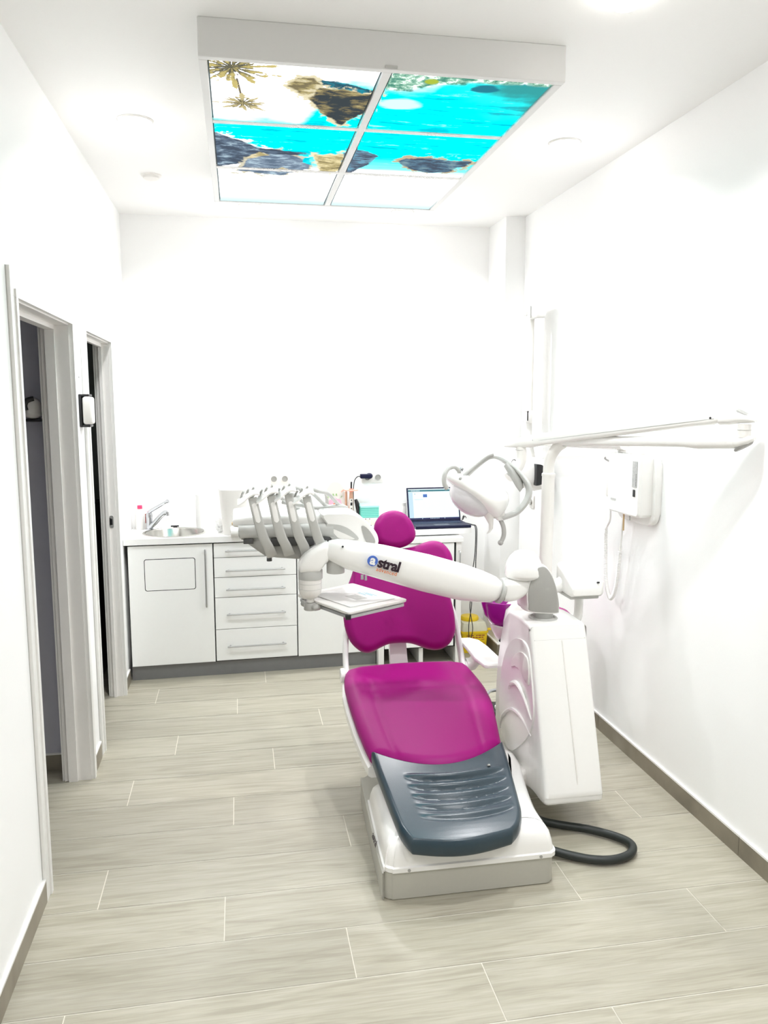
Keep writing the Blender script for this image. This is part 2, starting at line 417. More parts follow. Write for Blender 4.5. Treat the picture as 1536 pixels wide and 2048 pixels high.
def door_frame(name, y0, y1, zh, WT=WT):
    """white lacquered frame: lining with stop, stepped casing on the room side, casing on the far side"""
    xf, xb = XL + .012, XL - WT - .012
    root = None
    bm = B()
    # lining boards
    box(bm, XL - WT, XL, y0 - .009, y0 + .012, 0, zh - .0125); box(bm, XL - WT, XL, y1 - .012, y1 + .009, 0, zh - .0125)
    box(bm, XL - WT, XL, y0 - .009, y1 + .009, zh - .012, zh + .009)
    # door stop
    for a, b_2 in ((y0 + .012, y0 + .024), (y1 - .024, y1 - .012)): box(bm, XL - WT + .018, XL - WT * .5, a, b_2, 0, zh - .0305)
    box(bm, XL - WT + .018, XL - WT * .5, y0 + .012, y1 - .012, zh - .030, zh - .012)
    fr = struct(finish(name, bm, DOORP, smooth=False))
    # casings
    bm = B()
    for x0, x1, st in ((XL, xf, 1), (xb, XL - WT, 0)):
        for a, b_2 in ((y0 - .062, y0 + .004), (y1 - .004, y1 + .062)): box(bm, x0, x1, a, b_2, 0, zh - .0045)
        box(bm, x0, x1, y0 - .062, y1 + .062, zh - .004, zh + .085)
        if st:
            for a, b_2 in ((y0 - .018, y0 + .006), (y1 - .006, y1 + .018)): box(bm, x0 + .001, x1 + .005, a, b_2, 0, zh - .0065)
            box(bm, x0 + .001, x1 + .005, y0 - .018, y1 + .018, zh - .006, zh + .020)
    finish('casing', bm, TRIM, fr, smooth=False)
    bm = B()
    for a in (y0 - .0655, y1 + .062): box(bm, XL, XL + .0012, a, a + .0035, .083, zh + .085)  # grey strips stand in for the shadow where casing meets wall
    finish('joint_shadow', bm, MGREY, fr, smooth=False)
    return fr
d1 = door_frame('door_1', *D1)
d2 = door_frame('door_2', *D2, WT2)
bm = B(); prism(bm, rrect(XL - .034, XL - .012, .985, 1.055, .010), 'y', D2[1] - .0155, D2[1] - .011)
box(bm, XL - .040, XL - .026, D2[1] - .0155, D2[1] - .011, 1.0, 1.042); finish('strike_plate', bm, ALU, d2)
bm = B(); box(bm, XL - .028, XL - .018, D2[1] - .0170, D2[1] - .0150, 1.003, 1.037); finish('strike_slot', bm, BLACK, d2)

# ================================================================== CEILING
def picture_mat():
    m = bpy.data.materials.new('backlit_lagoon_print'); m.use_nodes = True; nt = m.node_tree; N = nt.nodes; L = nt.links
    for n in list(N):
        if n.type == 'BSDF_PRINCIPLED': N.remove(n)
    out = [n for n in N if n.type == 'OUTPUT_MATERIAL'][0]
    em = N.new('ShaderNodeEmission'); em.inputs['Strength'].default_value = PANEL_E; L.new(em.outputs[0], out.inputs[0])
    tc = N.new('ShaderNodeTexCoord'); sx = N.new('ShaderNodeSeparateXYZ'); L.new(tc.outputs['Object'], sx.inputs[0])
    def mrange(sock, a, b):
        q = N.new('ShaderNodeMapRange'); q.inputs['From Min'].default_value = a; q.inputs['From Max'].default_value = b; L.new(sock, q.inputs['Value']); return q.outputs['Result']
    # object space is metres from the picture's near left corner: u to the right, v away from the camera
    U = mrange(sx.outputs['X'], 0.0, 1.12); V = mrange(sx.outputs['Y'], 0.0, 1.78)
    def math_(op, a, b=None, c=None):
        q = N.new('ShaderNodeMath'); q.operation = op
        for i, v in enumerate((a, b, c)):
            if v is None: continue
            if isinstance(v, (int, float)): q.inputs[i].default_value = v
            else: L.new(v, q.inputs[i])
        return q.outputs[0]
    nz = N.new('ShaderNodeTexNoise'); nz.inputs['Scale'].default_value = 7.0; nz.inputs['Detail'].default_value = 6
    L.new(tc.outputs['Object'], nz.inputs['Vector']); NZ = math_('SUBTRACT', nz.outputs['Fac'], 0.5)
    nf = N.new('ShaderNodeTexNoise'); nf.inputs['Scale'].default_value = 26.0; nf.inputs['Detail'].default_value = 8; nf.inputs['Roughness'].default_value = 0.7
    L.new(tc.outputs['Object'], nf.inputs['Vector']); NF = math_('SUBTRACT', nf.outputs['Fac'], 0.5)
    mpw = N.new('ShaderNodeMapping'); mpw.inputs['Scale'].default_value = (2.0, 14.0, 1.0); L.new(tc.outputs['Object'], mpw.inputs['Vector'])
    nw = N.new('ShaderNodeTexNoise'); nw.inputs['Scale'].default_value = 2.0; nw.inputs['Detail'].default_value = 4; L.new(mpw.outputs[0], nw.inputs['Vector'])
    NW = math_('SUBTRACT', nw.outputs['Fac'], 0.5)
    def rgb(c):
        q = N.new('ShaderNodeRGB'); k = 1.06 / PANEL_E if min(c[:3]) < .86 and not (c[0] < .01 and c[1] > .85) else 1.0     # ink density: the print is dense except for white and cyan
        q.outputs[0].default_value = (c[0] * k, c[1] * k, c[2] * k, 1); return q.outputs[0]
    def mix(f, a, b):
        q = N.new('ShaderNodeMixRGB'); L.new(f, q.inputs[0]); L.new(a, q.inputs[1]); L.new(b, q.inputs[2]); return q.outputs[0]
    def step(x, e0, e1):
        q = N.new('ShaderNodeMapRange'); q.interpolation_type = 'SMOOTHSTEP'; q.inputs['From Min'].default_value = e0; q.inputs['From Max'].default_value = e1
        L.new(x, q.inputs['Value']); return q.outputs['Result']
    # water
    water = mix(step(math_('ADD', NW, math_('MULTIPLY', NF, .25)), -.16, .06), rgb(srgb(0, 214, 232)), rgb(srgb(0, 250, 252)))
    water = mix(step(math_('ADD', NW, math_('MULTIPLY', NF, .3)), .12, .26), water, rgb(srgb(205, 253, 255)))
    # deeper green top right corner
    deep = math_('SUBTRACT', math_('SUBTRACT', U, math_('MULTIPLY', V, 1.6)), math_('MULTIPLY', NZ, -.35))
    water = mix(step(deep, .56, .86), water, rgb(srgb(60, 165, 165)))
    def smooth_of(v, lo, hi, a, b):
        q = N.new('ShaderNodeMapRange'); q.interpolation_type = 'SMOOTHSTEP'
        for nm, val in (('From Min', lo), ('From Max', hi), ('To Min', a), ('To Max', b)): q.inputs[nm].default_value = val
        L.new(v, q.inputs['Value']); return q.outputs['Result']
    # shallow white beach on the near left
    bound = smooth_of(U, .26, .42, .275, .045)
    sh = math_('SUBTRACT', math_('ADD', V, math_('ADD', math_('MULTIPLY', NZ, .10), math_('MULTIPLY', NW, .05))), bound)
    sh = math_('ADD', sh, smooth_of(U, .66, .76, 0.0, .2))
    col = mix(step(sh, -.035, .055), rgb(srgb(255, 255, 255)), water)
    # surf and reef at the near right edge
    surf = math_('SUBTRACT', math_('ADD', V, math_('MULTIPLY', math_('ADD', NF, NZ), .05)), smooth_of(U, .50, .84, .085, .012))
    reef = mix(step(NF, -.10, .02), rgb(srgb(84, 150, 130)), mix(step(NF, .02, .10), rgb(srgb(170, 215, 190)), rgb(srgb(250, 255, 250))))
    um = math_('MULTIPLY', step(surf, .012, -.006), step(U, .50, .515))
    col = mix(um, col, reef)
    def blob(col, cu, cv, ru, rv, c, wob=.8):
        du = math_('DIVIDE', math_('SUBTRACT', U, cu), ru); dv = math_('DIVIDE', math_('SUBTRACT', V, cv), rv)
        d = math_('ADD', math_('ADD', math_('MULTIPLY', du, du), math_('MULTIPLY', dv, dv)), math_('MULTIPLY', math_('ADD', NZ, NW), wob * 2))
        return mix(step(d, 1.25, .55), col, rgb(c))
    col = blob(col, .585, .150, .075, .028, srgb(225, 255, 255))
    col = blob(col, .815, .050, .045, .022, srgb(44, 130, 150))
    col = blob(col, .645, .030, .022, .013, srgb(176, 196, 70), .3)
    # pale horizon and sky towards the far end
    vv = math_('ADD', V, math_('MULTIPLY', NW, .05))
    col = mix(math_('MULTIPLY', step(vv, .50, .60), .55), col, rgb(srgb(190, 253, 255)))
    col = mix(step(vv, .595, .635), col, rgb(srgb(253, 255, 255)))
    col = mix(step(V, .82, 1.0), col, rgb(srgb(222, 250, 255)))
    # rocks: convex outlines with noisy rims
    nm_ = N.new('ShaderNodeTexNoise'); nm_.inputs['Scale'].default_value = 14.0; nm_.inputs['Detail'].default_value = 5
    L.new(tc.outputs['Object'], nm_.inputs['Vector']); NM = math_('SUBTRACT', nm_.outputs['Fac'], .5)
    UW = math_('ADD', U, math_('ADD', math_('MULTIPLY', NM, .045), math_('MULTIPLY', NF, .02)))
    sep = N.new('ShaderNodeSeparateColor'); L.new(nm_.outputs['Color'], sep.inputs[0])
    VW = math_('ADD', V, math_('ADD', math_('MULTIPLY', math_('SUBTRACT', sep.outputs[1], .5), .040), math_('MULTIPLY', NF, .014)))
    mpr = N.new('ShaderNodeMapping'); mpr.inputs['Rotation'].default_value = (0, 0, -.5); mpr.inputs['Scale'].default_value = (16, 46, 1); L.new(tc.outputs['Object'], mpr.inputs['Vector'])
    nr = N.new('ShaderNodeTexNoise'); nr.inputs['Scale'].default_value = 1.0; nr.inputs['Detail'].default_value = 9; nr.inputs['Roughness'].default_value = .72
    L.new(mpr.outputs[0], nr.inputs['Vector']); NR = math_('SUBTRACT', nr.outputs['Fac'], .5)
    def poly(pts):
        A = sum(pts[k][0] * pts[(k + 1) % len(pts)][1] - pts[(k + 1) % len(pts)][0] * pts[k][1] for k in range(len(pts)))
        if A < 0: pts = pts[::-1]
        d = None
        for k in range(len(pts)):
            (x0, y0), (x1, y1) = pts[k], pts[(k + 1) % len(pts)]; ln = math.hypot(x1 - x0, y1 - y0); nx, ny = (y1 - y0) / ln, -(x1 - x0) / ln
            e = math_('ADD', math_('MULTIPLY_ADD', UW, nx, -(nx * x0 + ny * y0)), math_('MULTIPLY', VW, ny))
            d = e if d is None else math_('MAXIMUM', d, e)
        return d
    def rock(col, pts, c0, c1, c2, rim=None, bias=0.0, tilt=0.0):
        d = poly(pts); cu = sum(p[0] for p in pts) / len(pts); cv = sum(p[1] for p in pts) / len(pts)
        if rim: col = mix(step(math_('ADD', d, math_('MULTIPLY', math_('ADD', NF, NM), .10)), .016, .004), col, rgb(rim))
        g = math_('ADD', math_('ADD', math_('MULTIPLY', NR, 1.9), math_('MULTIPLY', NM, 1.3)), math_('ADD', math_('MULTIPLY', math_('SUBTRACT', V, cv), tilt), bias))
        cc = mix(step(g, -.16, .02), rgb(c0), rgb(c1)); cc = mix(step(g, .06, .26), cc, rgb(c2))
        return mix(step(d, .004, -.004), col, cc)
    slate0, slate, slate2, lt = srgb(78, 90, 106), srgb(104, 122, 142), srgb(134, 152, 172), srgb(182, 206, 220)
    dk, brown, tan, cream = srgb(66, 74, 78), srgb(132, 122, 92), srgb(186, 172, 122), srgb(232, 222, 188)
    white, sand = srgb(255, 253, 246), srgb(236, 226, 190)
    col = rock(col, [(.281, .040), (.36, .058), (.46, .075), (.52, .110), (.40, .115), (.32, .085)], srgb(26, 92, 112), srgb(60, 100, 116), srgb(40, 150, 170))
    col = rock(col, [(.225, .095), (.255, .054), (.292, .052), (.335, .09), (.315, .138), (.27, .130)], brown, tan, cream, sand)
    col = rock(col, [(.300, .150), (.325, .100), (.40, .098), (.52, .118), (.505, .19), (.425, .292), (.36, .235)], dk, brown, tan, sand, -.05, -1.2)
    col = rock(col, [(.365, .130), (.42, .128), (.435, .175), (.395, .205), (.360, .180)], dk, dk, srgb(96, 96, 84))
    col = rock(col, [(-.05, .355), (.10, .435), (.185, .485), (.20, .52), (.11, .60), (-.05, .68)], slate0, slate, lt, white, -.04, -.6)
    col = rock(col, [(.155, .478), (.313, .492), (.372, .512), (.365, .58), (.40, .605), (.255, .705), (-.01, .672), (.12, .575)], slate, slate2, lt, srgb(220, 214, 190), .02)
    col = rock(col, [(.155, .482), (.23, .488), (.36, .507), (.30, .522), (.19, .520)], slate0, slate0, slate)
    col = rock(col, [(.105, .572), (.160, .512), (.205, .528), (.165, .553)], tan, cream, srgb(240, 216, 150))
    col = rock(col, [(.20, .650), (.26, .632), (.295, .655), (.25, .672)], tan, cream, srgb(240, 220, 170))
    col = rock(col, [(.330, .535), (.362, .530), (.372, .60), (.335, .578)], srgb(0, 215, 235), srgb(0, 225, 240), srgb(40, 240, 250))
    col = rock(col, [(.480, .455), (.545, .458), (.615, .492), (.605, .54), (.535, .648), (.475, .61)], slate0, slate, srgb(120, 176, 200), None, .06)
    col = rock(col, [(.368, .512), (.483, .497), (.492, .62), (.465, .668), (.415, .635)], brown, tan, srgb(240, 226, 176), srgb(250, 240, 205), .12)
    col = rock(col, [(.700, .528), (.720, .500), (.80, .490), (.985, .497), (.980, .53), (.93, .592), (.877, .615), (.78, .598)], slate0, srgb(92, 122, 144), srgb(130, 160, 170), srgb(206, 190, 156))
    # palms near the left corner: radial fronds
    def palm(col, cu, cv, ru, rv, fr, seed, c0, c1, thin):
        mpa = N.new('ShaderNodeMapping'); mpa.inputs['Location'].default_value = (-cu * 1.12 / ru * 1.0, -cv * 1.78 / rv, 0); mpa.inputs['Scale'].default_value = (1 / ru, 1 / rv, 1); L.new(tc.outputs['Object'], mpa.inputs['Vector'])
        gr = N.new('ShaderNodeTexGradient'); gr.gradient_type = 'RADIAL'; L.new(mpa.outputs[0], gr.inputs[0])
        ln = N.new('ShaderNodeVectorMath'); ln.operation = 'LENGTH'; L.new(mpa.outputs[0], ln.inputs[0]); r = ln.outputs['Value']
        spk = math_('SINE', math_('MULTIPLY_ADD', gr.outputs['Fac'], fr * 6.2832, seed)); spk2 = math_('SINE', math_('MULTIPLY_ADD', gr.outputs['Fac'], fr * 2.35 * 6.2832, seed * 2))
        lim = math_('ADD', .62, math_('ADD', math_('MULTIPLY', spk, .22), math_('ADD', math_('MULTIPLY', spk2, .16), math_('ADD', math_('MULTIPLY', NF, 2.4), math_('MULTIPLY', NM, .9)))))
        f = step(math_('SUBTRACT', r, lim), .03, -.06)
        hole = math_('MAXIMUM', step(math_('ADD', math_('MULTIPLY', spk2, .5), math_('MULTIPLY', NF, 4.0)), -thin, -thin + .3), step(math_('ADD', r, math_('MULTIPLY', NF, 2.0)), .40, .25))
        f = math_('MULTIPLY', f, hole)
        return mix(f, col, mix(step(math_('ADD', math_('ADD', NF, math_('MULTIPLY', spk, .08)), math_('MULTIPLY', r, .22)), -.02, .22), rgb(c0), rgb(c1)))
    tr = math_('ABSOLUTE', math_('SUBTRACT', U, math_('MULTIPLY_ADD', V, .16, .068)))
    col = mix(math_('MULTIPLY', step(tr, .005, .002), math_('MULTIPLY', step(V, .07, .08), step(V, .205, .195))), col, rgb(srgb(120, 112, 96)))
    col = palm(col, .066, .028, .155, .165, 11.0, .7, srgb(96, 96, 84), srgb(208, 192, 124), 1.5)
    col = palm(col, .098, .200, .100, .085, 8.0, 1.9, srgb(110, 104, 78), srgb(210, 196, 146), 1.1)
    L.new(col, em.inputs['Color'])
    return m
def ceiling_panel():
    x0, x1, y0, y1, z = -.092, 1.088, 2.672, 4.505, 2.724
    ix0, ix1, iy0, iy1 = -.066, 1.060, 2.700, 4.480
    t = thing('ceiling_light_panel', 'large backlit ceiling picture of a turquoise lagoon with rocks in a white six panel frame', 'ceiling light', (ix0, iy0, z))
    bm = B()
    box(bm, x0, x1, y0, iy0, z, ZC, .003); box(bm, x0, x1, iy1, y1, z, ZC, .003)
    box(bm, x0, ix0, iy0, iy1, z, ZC, .003); box(bm, ix1, x1, iy0, iy1, z, ZC, .003)
    fr = finish('frame', bm, FRAMEP, t, smooth=False)
    xm = .498; rows = [3.262, 3.865]
    bm = B(); box(bm, xm - .014, xm + .014, iy0, iy1, z + .001, z + .03, .002)
    finish('crossbar', bm, FRAMEP, t, smooth=False)
    for yy in rows:
        bm = B(); box(bm, ix0, ix1, yy - .016, yy + .016, z + .002, z + .03, .002); finish('crossbar', bm, FRAMEP, t, smooth=False)
    PM = picture_mat()
    ys = [iy0] + rows + [iy1]
    for i in range(3):
        for a, b in ((ix0, xm), (xm, ix1)):
            bm = B(); g = .022
            c = [(a + (.0055 if a == ix0 else g), ys[i] + (.0055 if i == 0 else g + .002)), (b - (.0055 if b == ix1 else g), ys[i] + (.0055 if i == 0 else g + .002)),
                 (b - (.0055 if b == ix1 else g), ys[i + 1] - (.0055 if i == 2 else g)), (a + (.0055 if a == ix0 else g), ys[i + 1] - (.0055 if i == 2 else g))]
            box(bm, c[0][0], c[1][0], c[0][1], c[2][1], z + .004, z + .012)
            finish('picture_panel', bm, PM, t, smooth=False)
    bm = B(); box(bm, ix0, ix1, iy0, iy1, z + .0125, z + .02); finish('backing', bm, mat('dark_teal_backing', (.03, .06, .07, 1), .6), t, smooth=False)
    bm = B(); box(bm, .485, .525, y0 - .006, y0, z + .004, z + .012, .002); finish('latch', bm, LGREY, t, smooth=False)
ceiling_panel()
def downlight(loc):
    t = thing('ceiling_downlight', '', 'ceiling light', loc, 'round ceiling downlights')
    x, y, z = loc
    bm = B(); lathe(bm, [(.057, -.008), (.068, -.008), (.072, -.004), (.072, 0.0), (.057, 0.0)], (x, y, z), cap=False); finish('rim', bm, TRIM, t)
    bm = B(); lathe(bm, [(.001, -.046), (.020, -.045), (.038, -.040), (.052, -.028), (.056, -.012), (.056, -.002)], (x, y, z)); finish('diffuser', bm, LAMPE, t)
    ld = bpy.data.lights.new('downlight_beam', 'AREA'); ld.shape = 'DISK'; ld.size = .13; ld.energy = LAMP_W; ld.color = (.985, .985, 1.0); ld.spread = math.radians(140)
    lo = bpy.data.objects.new('downlight_beam', ld); lo.location = (0, 0, -.050); lo.parent = t; COL.objects.link(lo); ORG[lo.name] = Vector(loc)
    return t
DL = [((-.387, 3.647, ZC), 'round glowing downlight in the ceiling left of the lagoon picture'),
      ((1.476, 3.612, ZC), 'round glowing downlight in the ceiling right of the lagoon picture'),
      ((1.117, 2.31, ZC), 'round glowing downlight in the ceiling at the top right edge of the photo'),
      ((1.023, 5.043, ZC), 'round glowing downlight near the back wall behind the right end of the picture panel'),
      ((.102, 5.039, ZC), 'round glowing downlight near the back wall behind the left end of the picture panel'),
      ((-.20, .65, ZC), 'unseen round fill downlight added in the left half of the ceiling above the viewer'),  # this lamp and the next are added out of view to brighten the room
      ((1.30, .65, ZC), 'unseen round fill downlight added in the right half of the ceiling above the viewer')]
first = None
for i, (p, lb) in enumerate(DL):
    if first is None: first = downlight(p); o = first
    else: o = copy_tree(first, p)
    o['label'] = lb
bm = B(); lathe(bm, [(.001, -.022), (.030, -.022), (.040, -.018), (.043, -.008), (.050, -.006), (.052, 0)], (-.406, 4.474, ZC))
tag(finish('smoke_detector', bm, PLAS2), 'small round white detector on the ceiling near the left back corner', 'detector')

# ================================================================== CABINETS AND WORKTOP
CA = math.radians(2.0)
MC = Matrix.Translation((XL + .006, 4.95, 0)) @ Matrix.Rotation(CA, 4, 'Z')     # u along the fronts, v towards the wall
def cw(u, v, z): return MC @ Vector((u, v, z))
def bar_handle(p0, p1, out, parent, r=.0055):
    """bow handle between two points, standing off by vector out"""
    p0, p1, out = Vector(p0), Vector(p1), Vector(out); d = (p1 - p0).normalized() * .012
    bm = B(); tube(bm, spline([p0, p0 + out * .8, p0 + out + d, p1 + out - d, p1 + out * .8, p1], 5), r, 8)
    return finish('handle', bm, ALU, parent)
BD = .30
def carcass(u0, u1, label, name):
    t = thing(name, label, 'cabinet', cw((u0 + u1) / 2, .15, 0))
    bm = B(); box(bm, u0 + .002, u1 - .002, .020, BD, .092, .838 if u0 > .1 else .735, .001, M=MC); finish('body', bm, LAM, t, smooth=False)
    bm = B(); box(bm, u0 + .003, u1 - .003, .006, .0195, .086, .842, M=MC); finish('shadow_gap', bm, DARKGAP, t, smooth=False)
    return t
t = carcass(.012, .514, 'white cabinet under the sink with a tall door and an outlined hatch', 'sink_cabinet')
bm = B(); box(bm, .016, .511, -.012, .006, .091, .832, .0015, M=MC); dr = finish('door', bm, LAM, t, smooth=False)
bm = B()
pr = rrect(.107, .407, .556, .752, .014, 5); pi_ = rrect(.111, .403, .560, .748, .011, 5)
loft(bm, [[cw(a, -.0125, b) for a, b in pr], [cw(a, -.0125, b) for a, b in pi_]], False)
finish('hatch_gap', bm, DARKGAP, dr, smooth=False)
bm = B(); prism(bm, pi_, 'y', -.0145, -.012, .0006, 1, MC); finish('hatch', bm, LAM, dr, smooth=False)
bar_handle(cw(.467, -.012, .462), cw(.467, -.012, .786), MC.to_3x3() @ Vector((0, -.026, 0)), dr)
t = carcass(.514, 1.022, 'white cabinet with five drawers beside the sink cabinet', 'drawer_cabinet')
zs = [.832, .742, .618, .492, .291, .091]; hz = [.786, .664, .545, .389, .186]
for i in range(5):
    bm = B(); box(bm, .518, 1.019, -.012, .006, zs[i + 1] + .0035, zs[i], .0015, M=MC); d = finish('drawer', bm, LAM, t, smooth=False)
    bar_handle(cw(.604, -.012, hz[i]), cw(.930, -.012, hz[i]), MC.to_3x3() @ Vector((0, -.026, 0)), d)
t = carcass(1.022, 1.528, 'white cabinet with one plain door behind the instrument tray', 'base_cabinet')
bm = B(); box(bm, 1.026, 1.525, -.012, .006, .091, .832, .0015, M=MC); finish('door', bm, LAM, t, smooth=False)
bm = B(); box(bm, .012, 1.528, .004, .020, 0.0, .086, .001, M=MC); tag(finish('plinth', bm, PLINTH, smooth=False), 'dark grey plinth along the foot of the white cabinets', 'plinth')

# worktop: one slab from the left wall to its rounded right end
def build_worktop():
    f0, f1 = cw(-.004, -.030, 0), cw(2.165, -.030, 0)
    pts = [(XL + .002, YB - .002), (XL + .002, f0.y)]
    ex, ey = f1.x, f1.y; r = .035
    for k in range(7):
        a = math.radians(-90 + CA * 0 + 90 * k / 6); pts.append((ex - r + r * math.cos(a), ey + r + r * math.sin(a)))
    pts += [(ex, YB - .002)]
    # hole for the sink
    t = bmesh.new(); c = SINK; n = 40; hr = SR - .014
    outer = [t.verts.new((p[0], p[1], .878)) for p in pts]; inner = [t.verts.new((c[0] + hr * math.cos(2 * PI * k / n), c[1] + hr * math.sin(2 * PI * k / n), .878)) for k in range(n)]
    es = [t.edges.new((outer[i], outer[(i + 1) % len(outer)])) for i in range(len(outer))] + [t.edges.new((inner[i], inner[(i + 1) % n])) for i in range(n)]
    bmesh.ops.triangle_fill(t, use_beauty=True, use_dissolve=False, edges=es)
    g = bmesh.ops.extrude_face_region(t, geom=t.faces[:])
    bmesh.ops.translate(t, verts=[v for v in g['geom'] if isinstance(v, bmesh.types.BMVert)], vec=(0, 0, -.036))
    bm = B(); merge(bm, t)
    tag(finish('worktop', bm, WTOP, smooth=False), 'long white worktop running over the cabinets from the sink to the laptop', 'worktop')
SINK = (-.405, 5.150); SR = .196
build_worktop()
t = thing('sink', 'round stainless steel sink set into the left end of the white worktop', 'sink', (SINK[0], SINK[1], .88))
bm = B(); lathe(bm, [(SR, .8782), (SR, .8815), (SR - .004, .8835), (SR - .016, .8825), (SR - .022, .876), (SR - .034, .80), (SR - .06, .762), (.06, .752), (.028, .750), (.001, .750), (.001, .7485), (.06, .7505), (SR - .058, .7605), (SR - .0325, .80), (SR - .0205, .8755), (SR - .015, .8782), (SR, .8782)], (SINK[0], SINK[1], 0), n=56, cap=False)
finish('basin', bm, STEEL, t)
bm = B(); lathe(bm, [(.001, .7515), (.024, .7515), (.027, .750)], (SINK[0], SINK[1], 0)); finish('drain', bm, CHROME, t)
# mixer tap
t = thing('mixer_tap', 'chrome mixer tap with raised lever beside the round sink', 'tap', (-.572, 5.30, .878))
bm = B(); lathe(bm, [(.026, .878), (.026, .884), (.021, .888), (.020, .955), (.022, .968), (.018, .985), (.008, .990)], (-.572, 5.30, 0)); finish('tap_body', bm, CHROME, t)
bm = B(); tube(bm, spline([(-.570, 5.295, .893), (-.535, 5.275, .925), (-.500, 5.255, .965), (-.472, 5.24, .990), (-.455, 5.232, .992)], 6), lambda s: .0165 - .003 * s, 12); cyl(bm, (-.455, 5.232, .996), (-.452, 5.232, .975), .011, .011); finish('spout', bm, CHROME, t)
bm = B(); tube(bm, spline([(-.575, 5.30, .985), (-.555, 5.292, 1.002), (-.50, 5.272, 1.035), (-.447, 5.254, 1.066)], 6), lambda s: .012 - .004 * s + (.004 if s > .9 else 0), 10); finish('lever', bm, CHROME, t)
bm = B(); box(bm, -.428, -.404, 5.330, 5.352, .878, .888, .003); box(bm, -.444, -.392, 5.336, 5.346, .886, .895, .003)
tag(finish('sink_plug', bm, BLACK), 'small black plug lying behind the round sink', 'plug')
t = thing('soap_bottle', 'white bottle with a pink red cap in the worktop corner', 'bottle', (-.632, 5.335, .878))
bm = B(); lathe(bm, [(.001, .878), (.029, .878), (.031, .884), (.031, .985), (.026, 1.0), (.013, 1.008), (.013, 1.012), (.001, 1.012)], (-.632, 5.335, 0)); finish('bottle_body', bm, FROST, t)
bm = B(); cyl(bm, (-.632, 5.335, 1.010), (-.632, 5.335, 1.032), .016, .0155, bev=.002); finish('cap', bm, PINKR, t)
t = thing('slim_bottle', 'slim white bottle with a dark red label behind the tap', 'bottle', (-.598, 5.352, .878))
bm = B(); lathe(bm, [(.001, .878), (.015, .878), (.016, .882), (.016, .985), (.010, .995), (.008, 1.005), (.001, 1.005)], (-.600, 5.355, 0)); finish('bottle_body', bm, FROST, t)
bm = B(); lathe(bm, [(.0165, .915), (.0165, .975)], (-.600, 5.355, 0)); finish('label', bm, DRED, t)
t = thing('paper_towel_roll', 'upright white paper towel roll by the back wall right of the sink', 'paper roll', (-.245, 5.30, .878))
bm = B(); lathe(bm, [(.034, .878), (.036, .880), (.036, 1.100), (.034, 1.102), (.012, 1.102), (.012, 1.080), (.001, 1.080)], (-.245, 5.30, 0)); finish('paper', bm, PAPER, t)
bm = B(); lathe(bm, [(.012, 1.081), (.012, 1.1035), (.010, 1.1035), (.010, 1.082)], (-.245, 5.30, 0)); finish('core', bm, CREAMP, t)
# curved splash guard with a rolled foot
t = thing('splash_guard', 'curved white plastic guard standing on the worktop edge behind the instrument console', 'guard', (.02, 5.03, .878))
bm = B(); rings = []
pts = [(-.112 + .015, 5.10), (-.105, 5.03), (-.085, 4.985), (-.035, 4.965), (.03, 4.97), (.08, 5.00), (.10, 5.06)]
sp = spline([(a, b, 0) for a, b in pts], 6)
tops = [1.195 - .040 * min(1, i / 10) for i in range(len(sp))]
outer = [[Vector((p.x - (.022 * (q - .878) / .27), p.y, q)) for q in (.878, .97, 1.06, tp)] for p, tp in zip(sp, tops)]
inner = [[v + Vector((0.0, .003, 0)) for v in r] for r in outer]
loft(bm, [o_ + list(reversed(i_)) for o_, i_ in zip(outer, inner)]); finish('guard_sheet', bm, PLAS2, t)
t = thing('paper_sheet_roll', 'white paper roll lying at the worktop edge before the curved guard', 'paper roll', (.01, 4.945, .878))
bm = B(); M_ = None; cyl(bm, (-.060, 4.925, .910), (.16, 4.935, .910), .031, .031, bev=.006); finish('paper', bm, PAPER, t)
bm = B(); cyl(bm, (-.0615, 4.925, .910), (-.0595, 4.925, .910), .010, .010); finish('core', bm, CREAMP, t)
# crumpled tissue
bm = B(); ball(bm, (-.125, 5.12, .925), .030, .034, .047, nu=18, nv=12)
for v in bm.verts: v.co += Vector((random.uniform(-.006, .006), random.uniform(-.006, .006), random.uniform(-.004, .004)))
for v in bm.verts: v.co.z = max(v.co.z, .878)
tag(finish('crumpled_tissue', bm, PAPER, ang=20), 'crumpled white tissue left of the curved white guard', 'tissue')

# sockets
def socket_face(bm, bd, x, z, y):
    lathe(bm, [(.0195, .0), (.0195, -.004), (.017, -.004), (.0165, .006), (.001, .006)], (x, y, z), (0, 1, 0), 28)
def double_socket(xc, z, y, label):
    t = thing('wall_socket', label, 'socket', (xc, y, z), 'wall sockets')
    bm = B(); box(bm, xc - .072, xc + .072, y - .009, y, z - .038, z + .038, .003); finish('cover_plate', bm, PLAS2, t)
    for dx in (-.036, .036):
        bm = B(); socket_face(bm, None, xc + dx, z, y - .0158); s = finish('socket_insert', bm, SGREY, t)
        for q in (-.0095, .0095):
            bm = B(); cyl(bm, (xc + dx + q, y - .0112, z), (xc + dx + q, y - .0092, z), .0050, n=10); finish('pin_hole', bm, DGREY, s)
        for q in (-.017, .017):
            bm = B(); box(bm, xc + dx - .003, xc + dx + .003, y - .0180, y - .0105, z + q - .0015, z + q + .0015); finish('earth_clip', bm, ALU, s)
    return t
double_socket(.262, 1.183, YB, 'white double wall socket left of the arched card, both outlets empty')
double_socket(.888, 1.183, YB, 'white double wall socket with a black plug in its left outlet')
t = thing('power_plug', 'navy black power adapter plugged into the wall socket right of the arched card', 'plug', (.852, YB - .02, 1.19))
bm = B(); box(bm, .800, .878, YB - .050, YB - .014, 1.178, 1.208, .006, 3); ball(bm, (.862, YB - .032, 1.194), .024, .018, .020); finish('plug_body', bm, NAVYB, t)
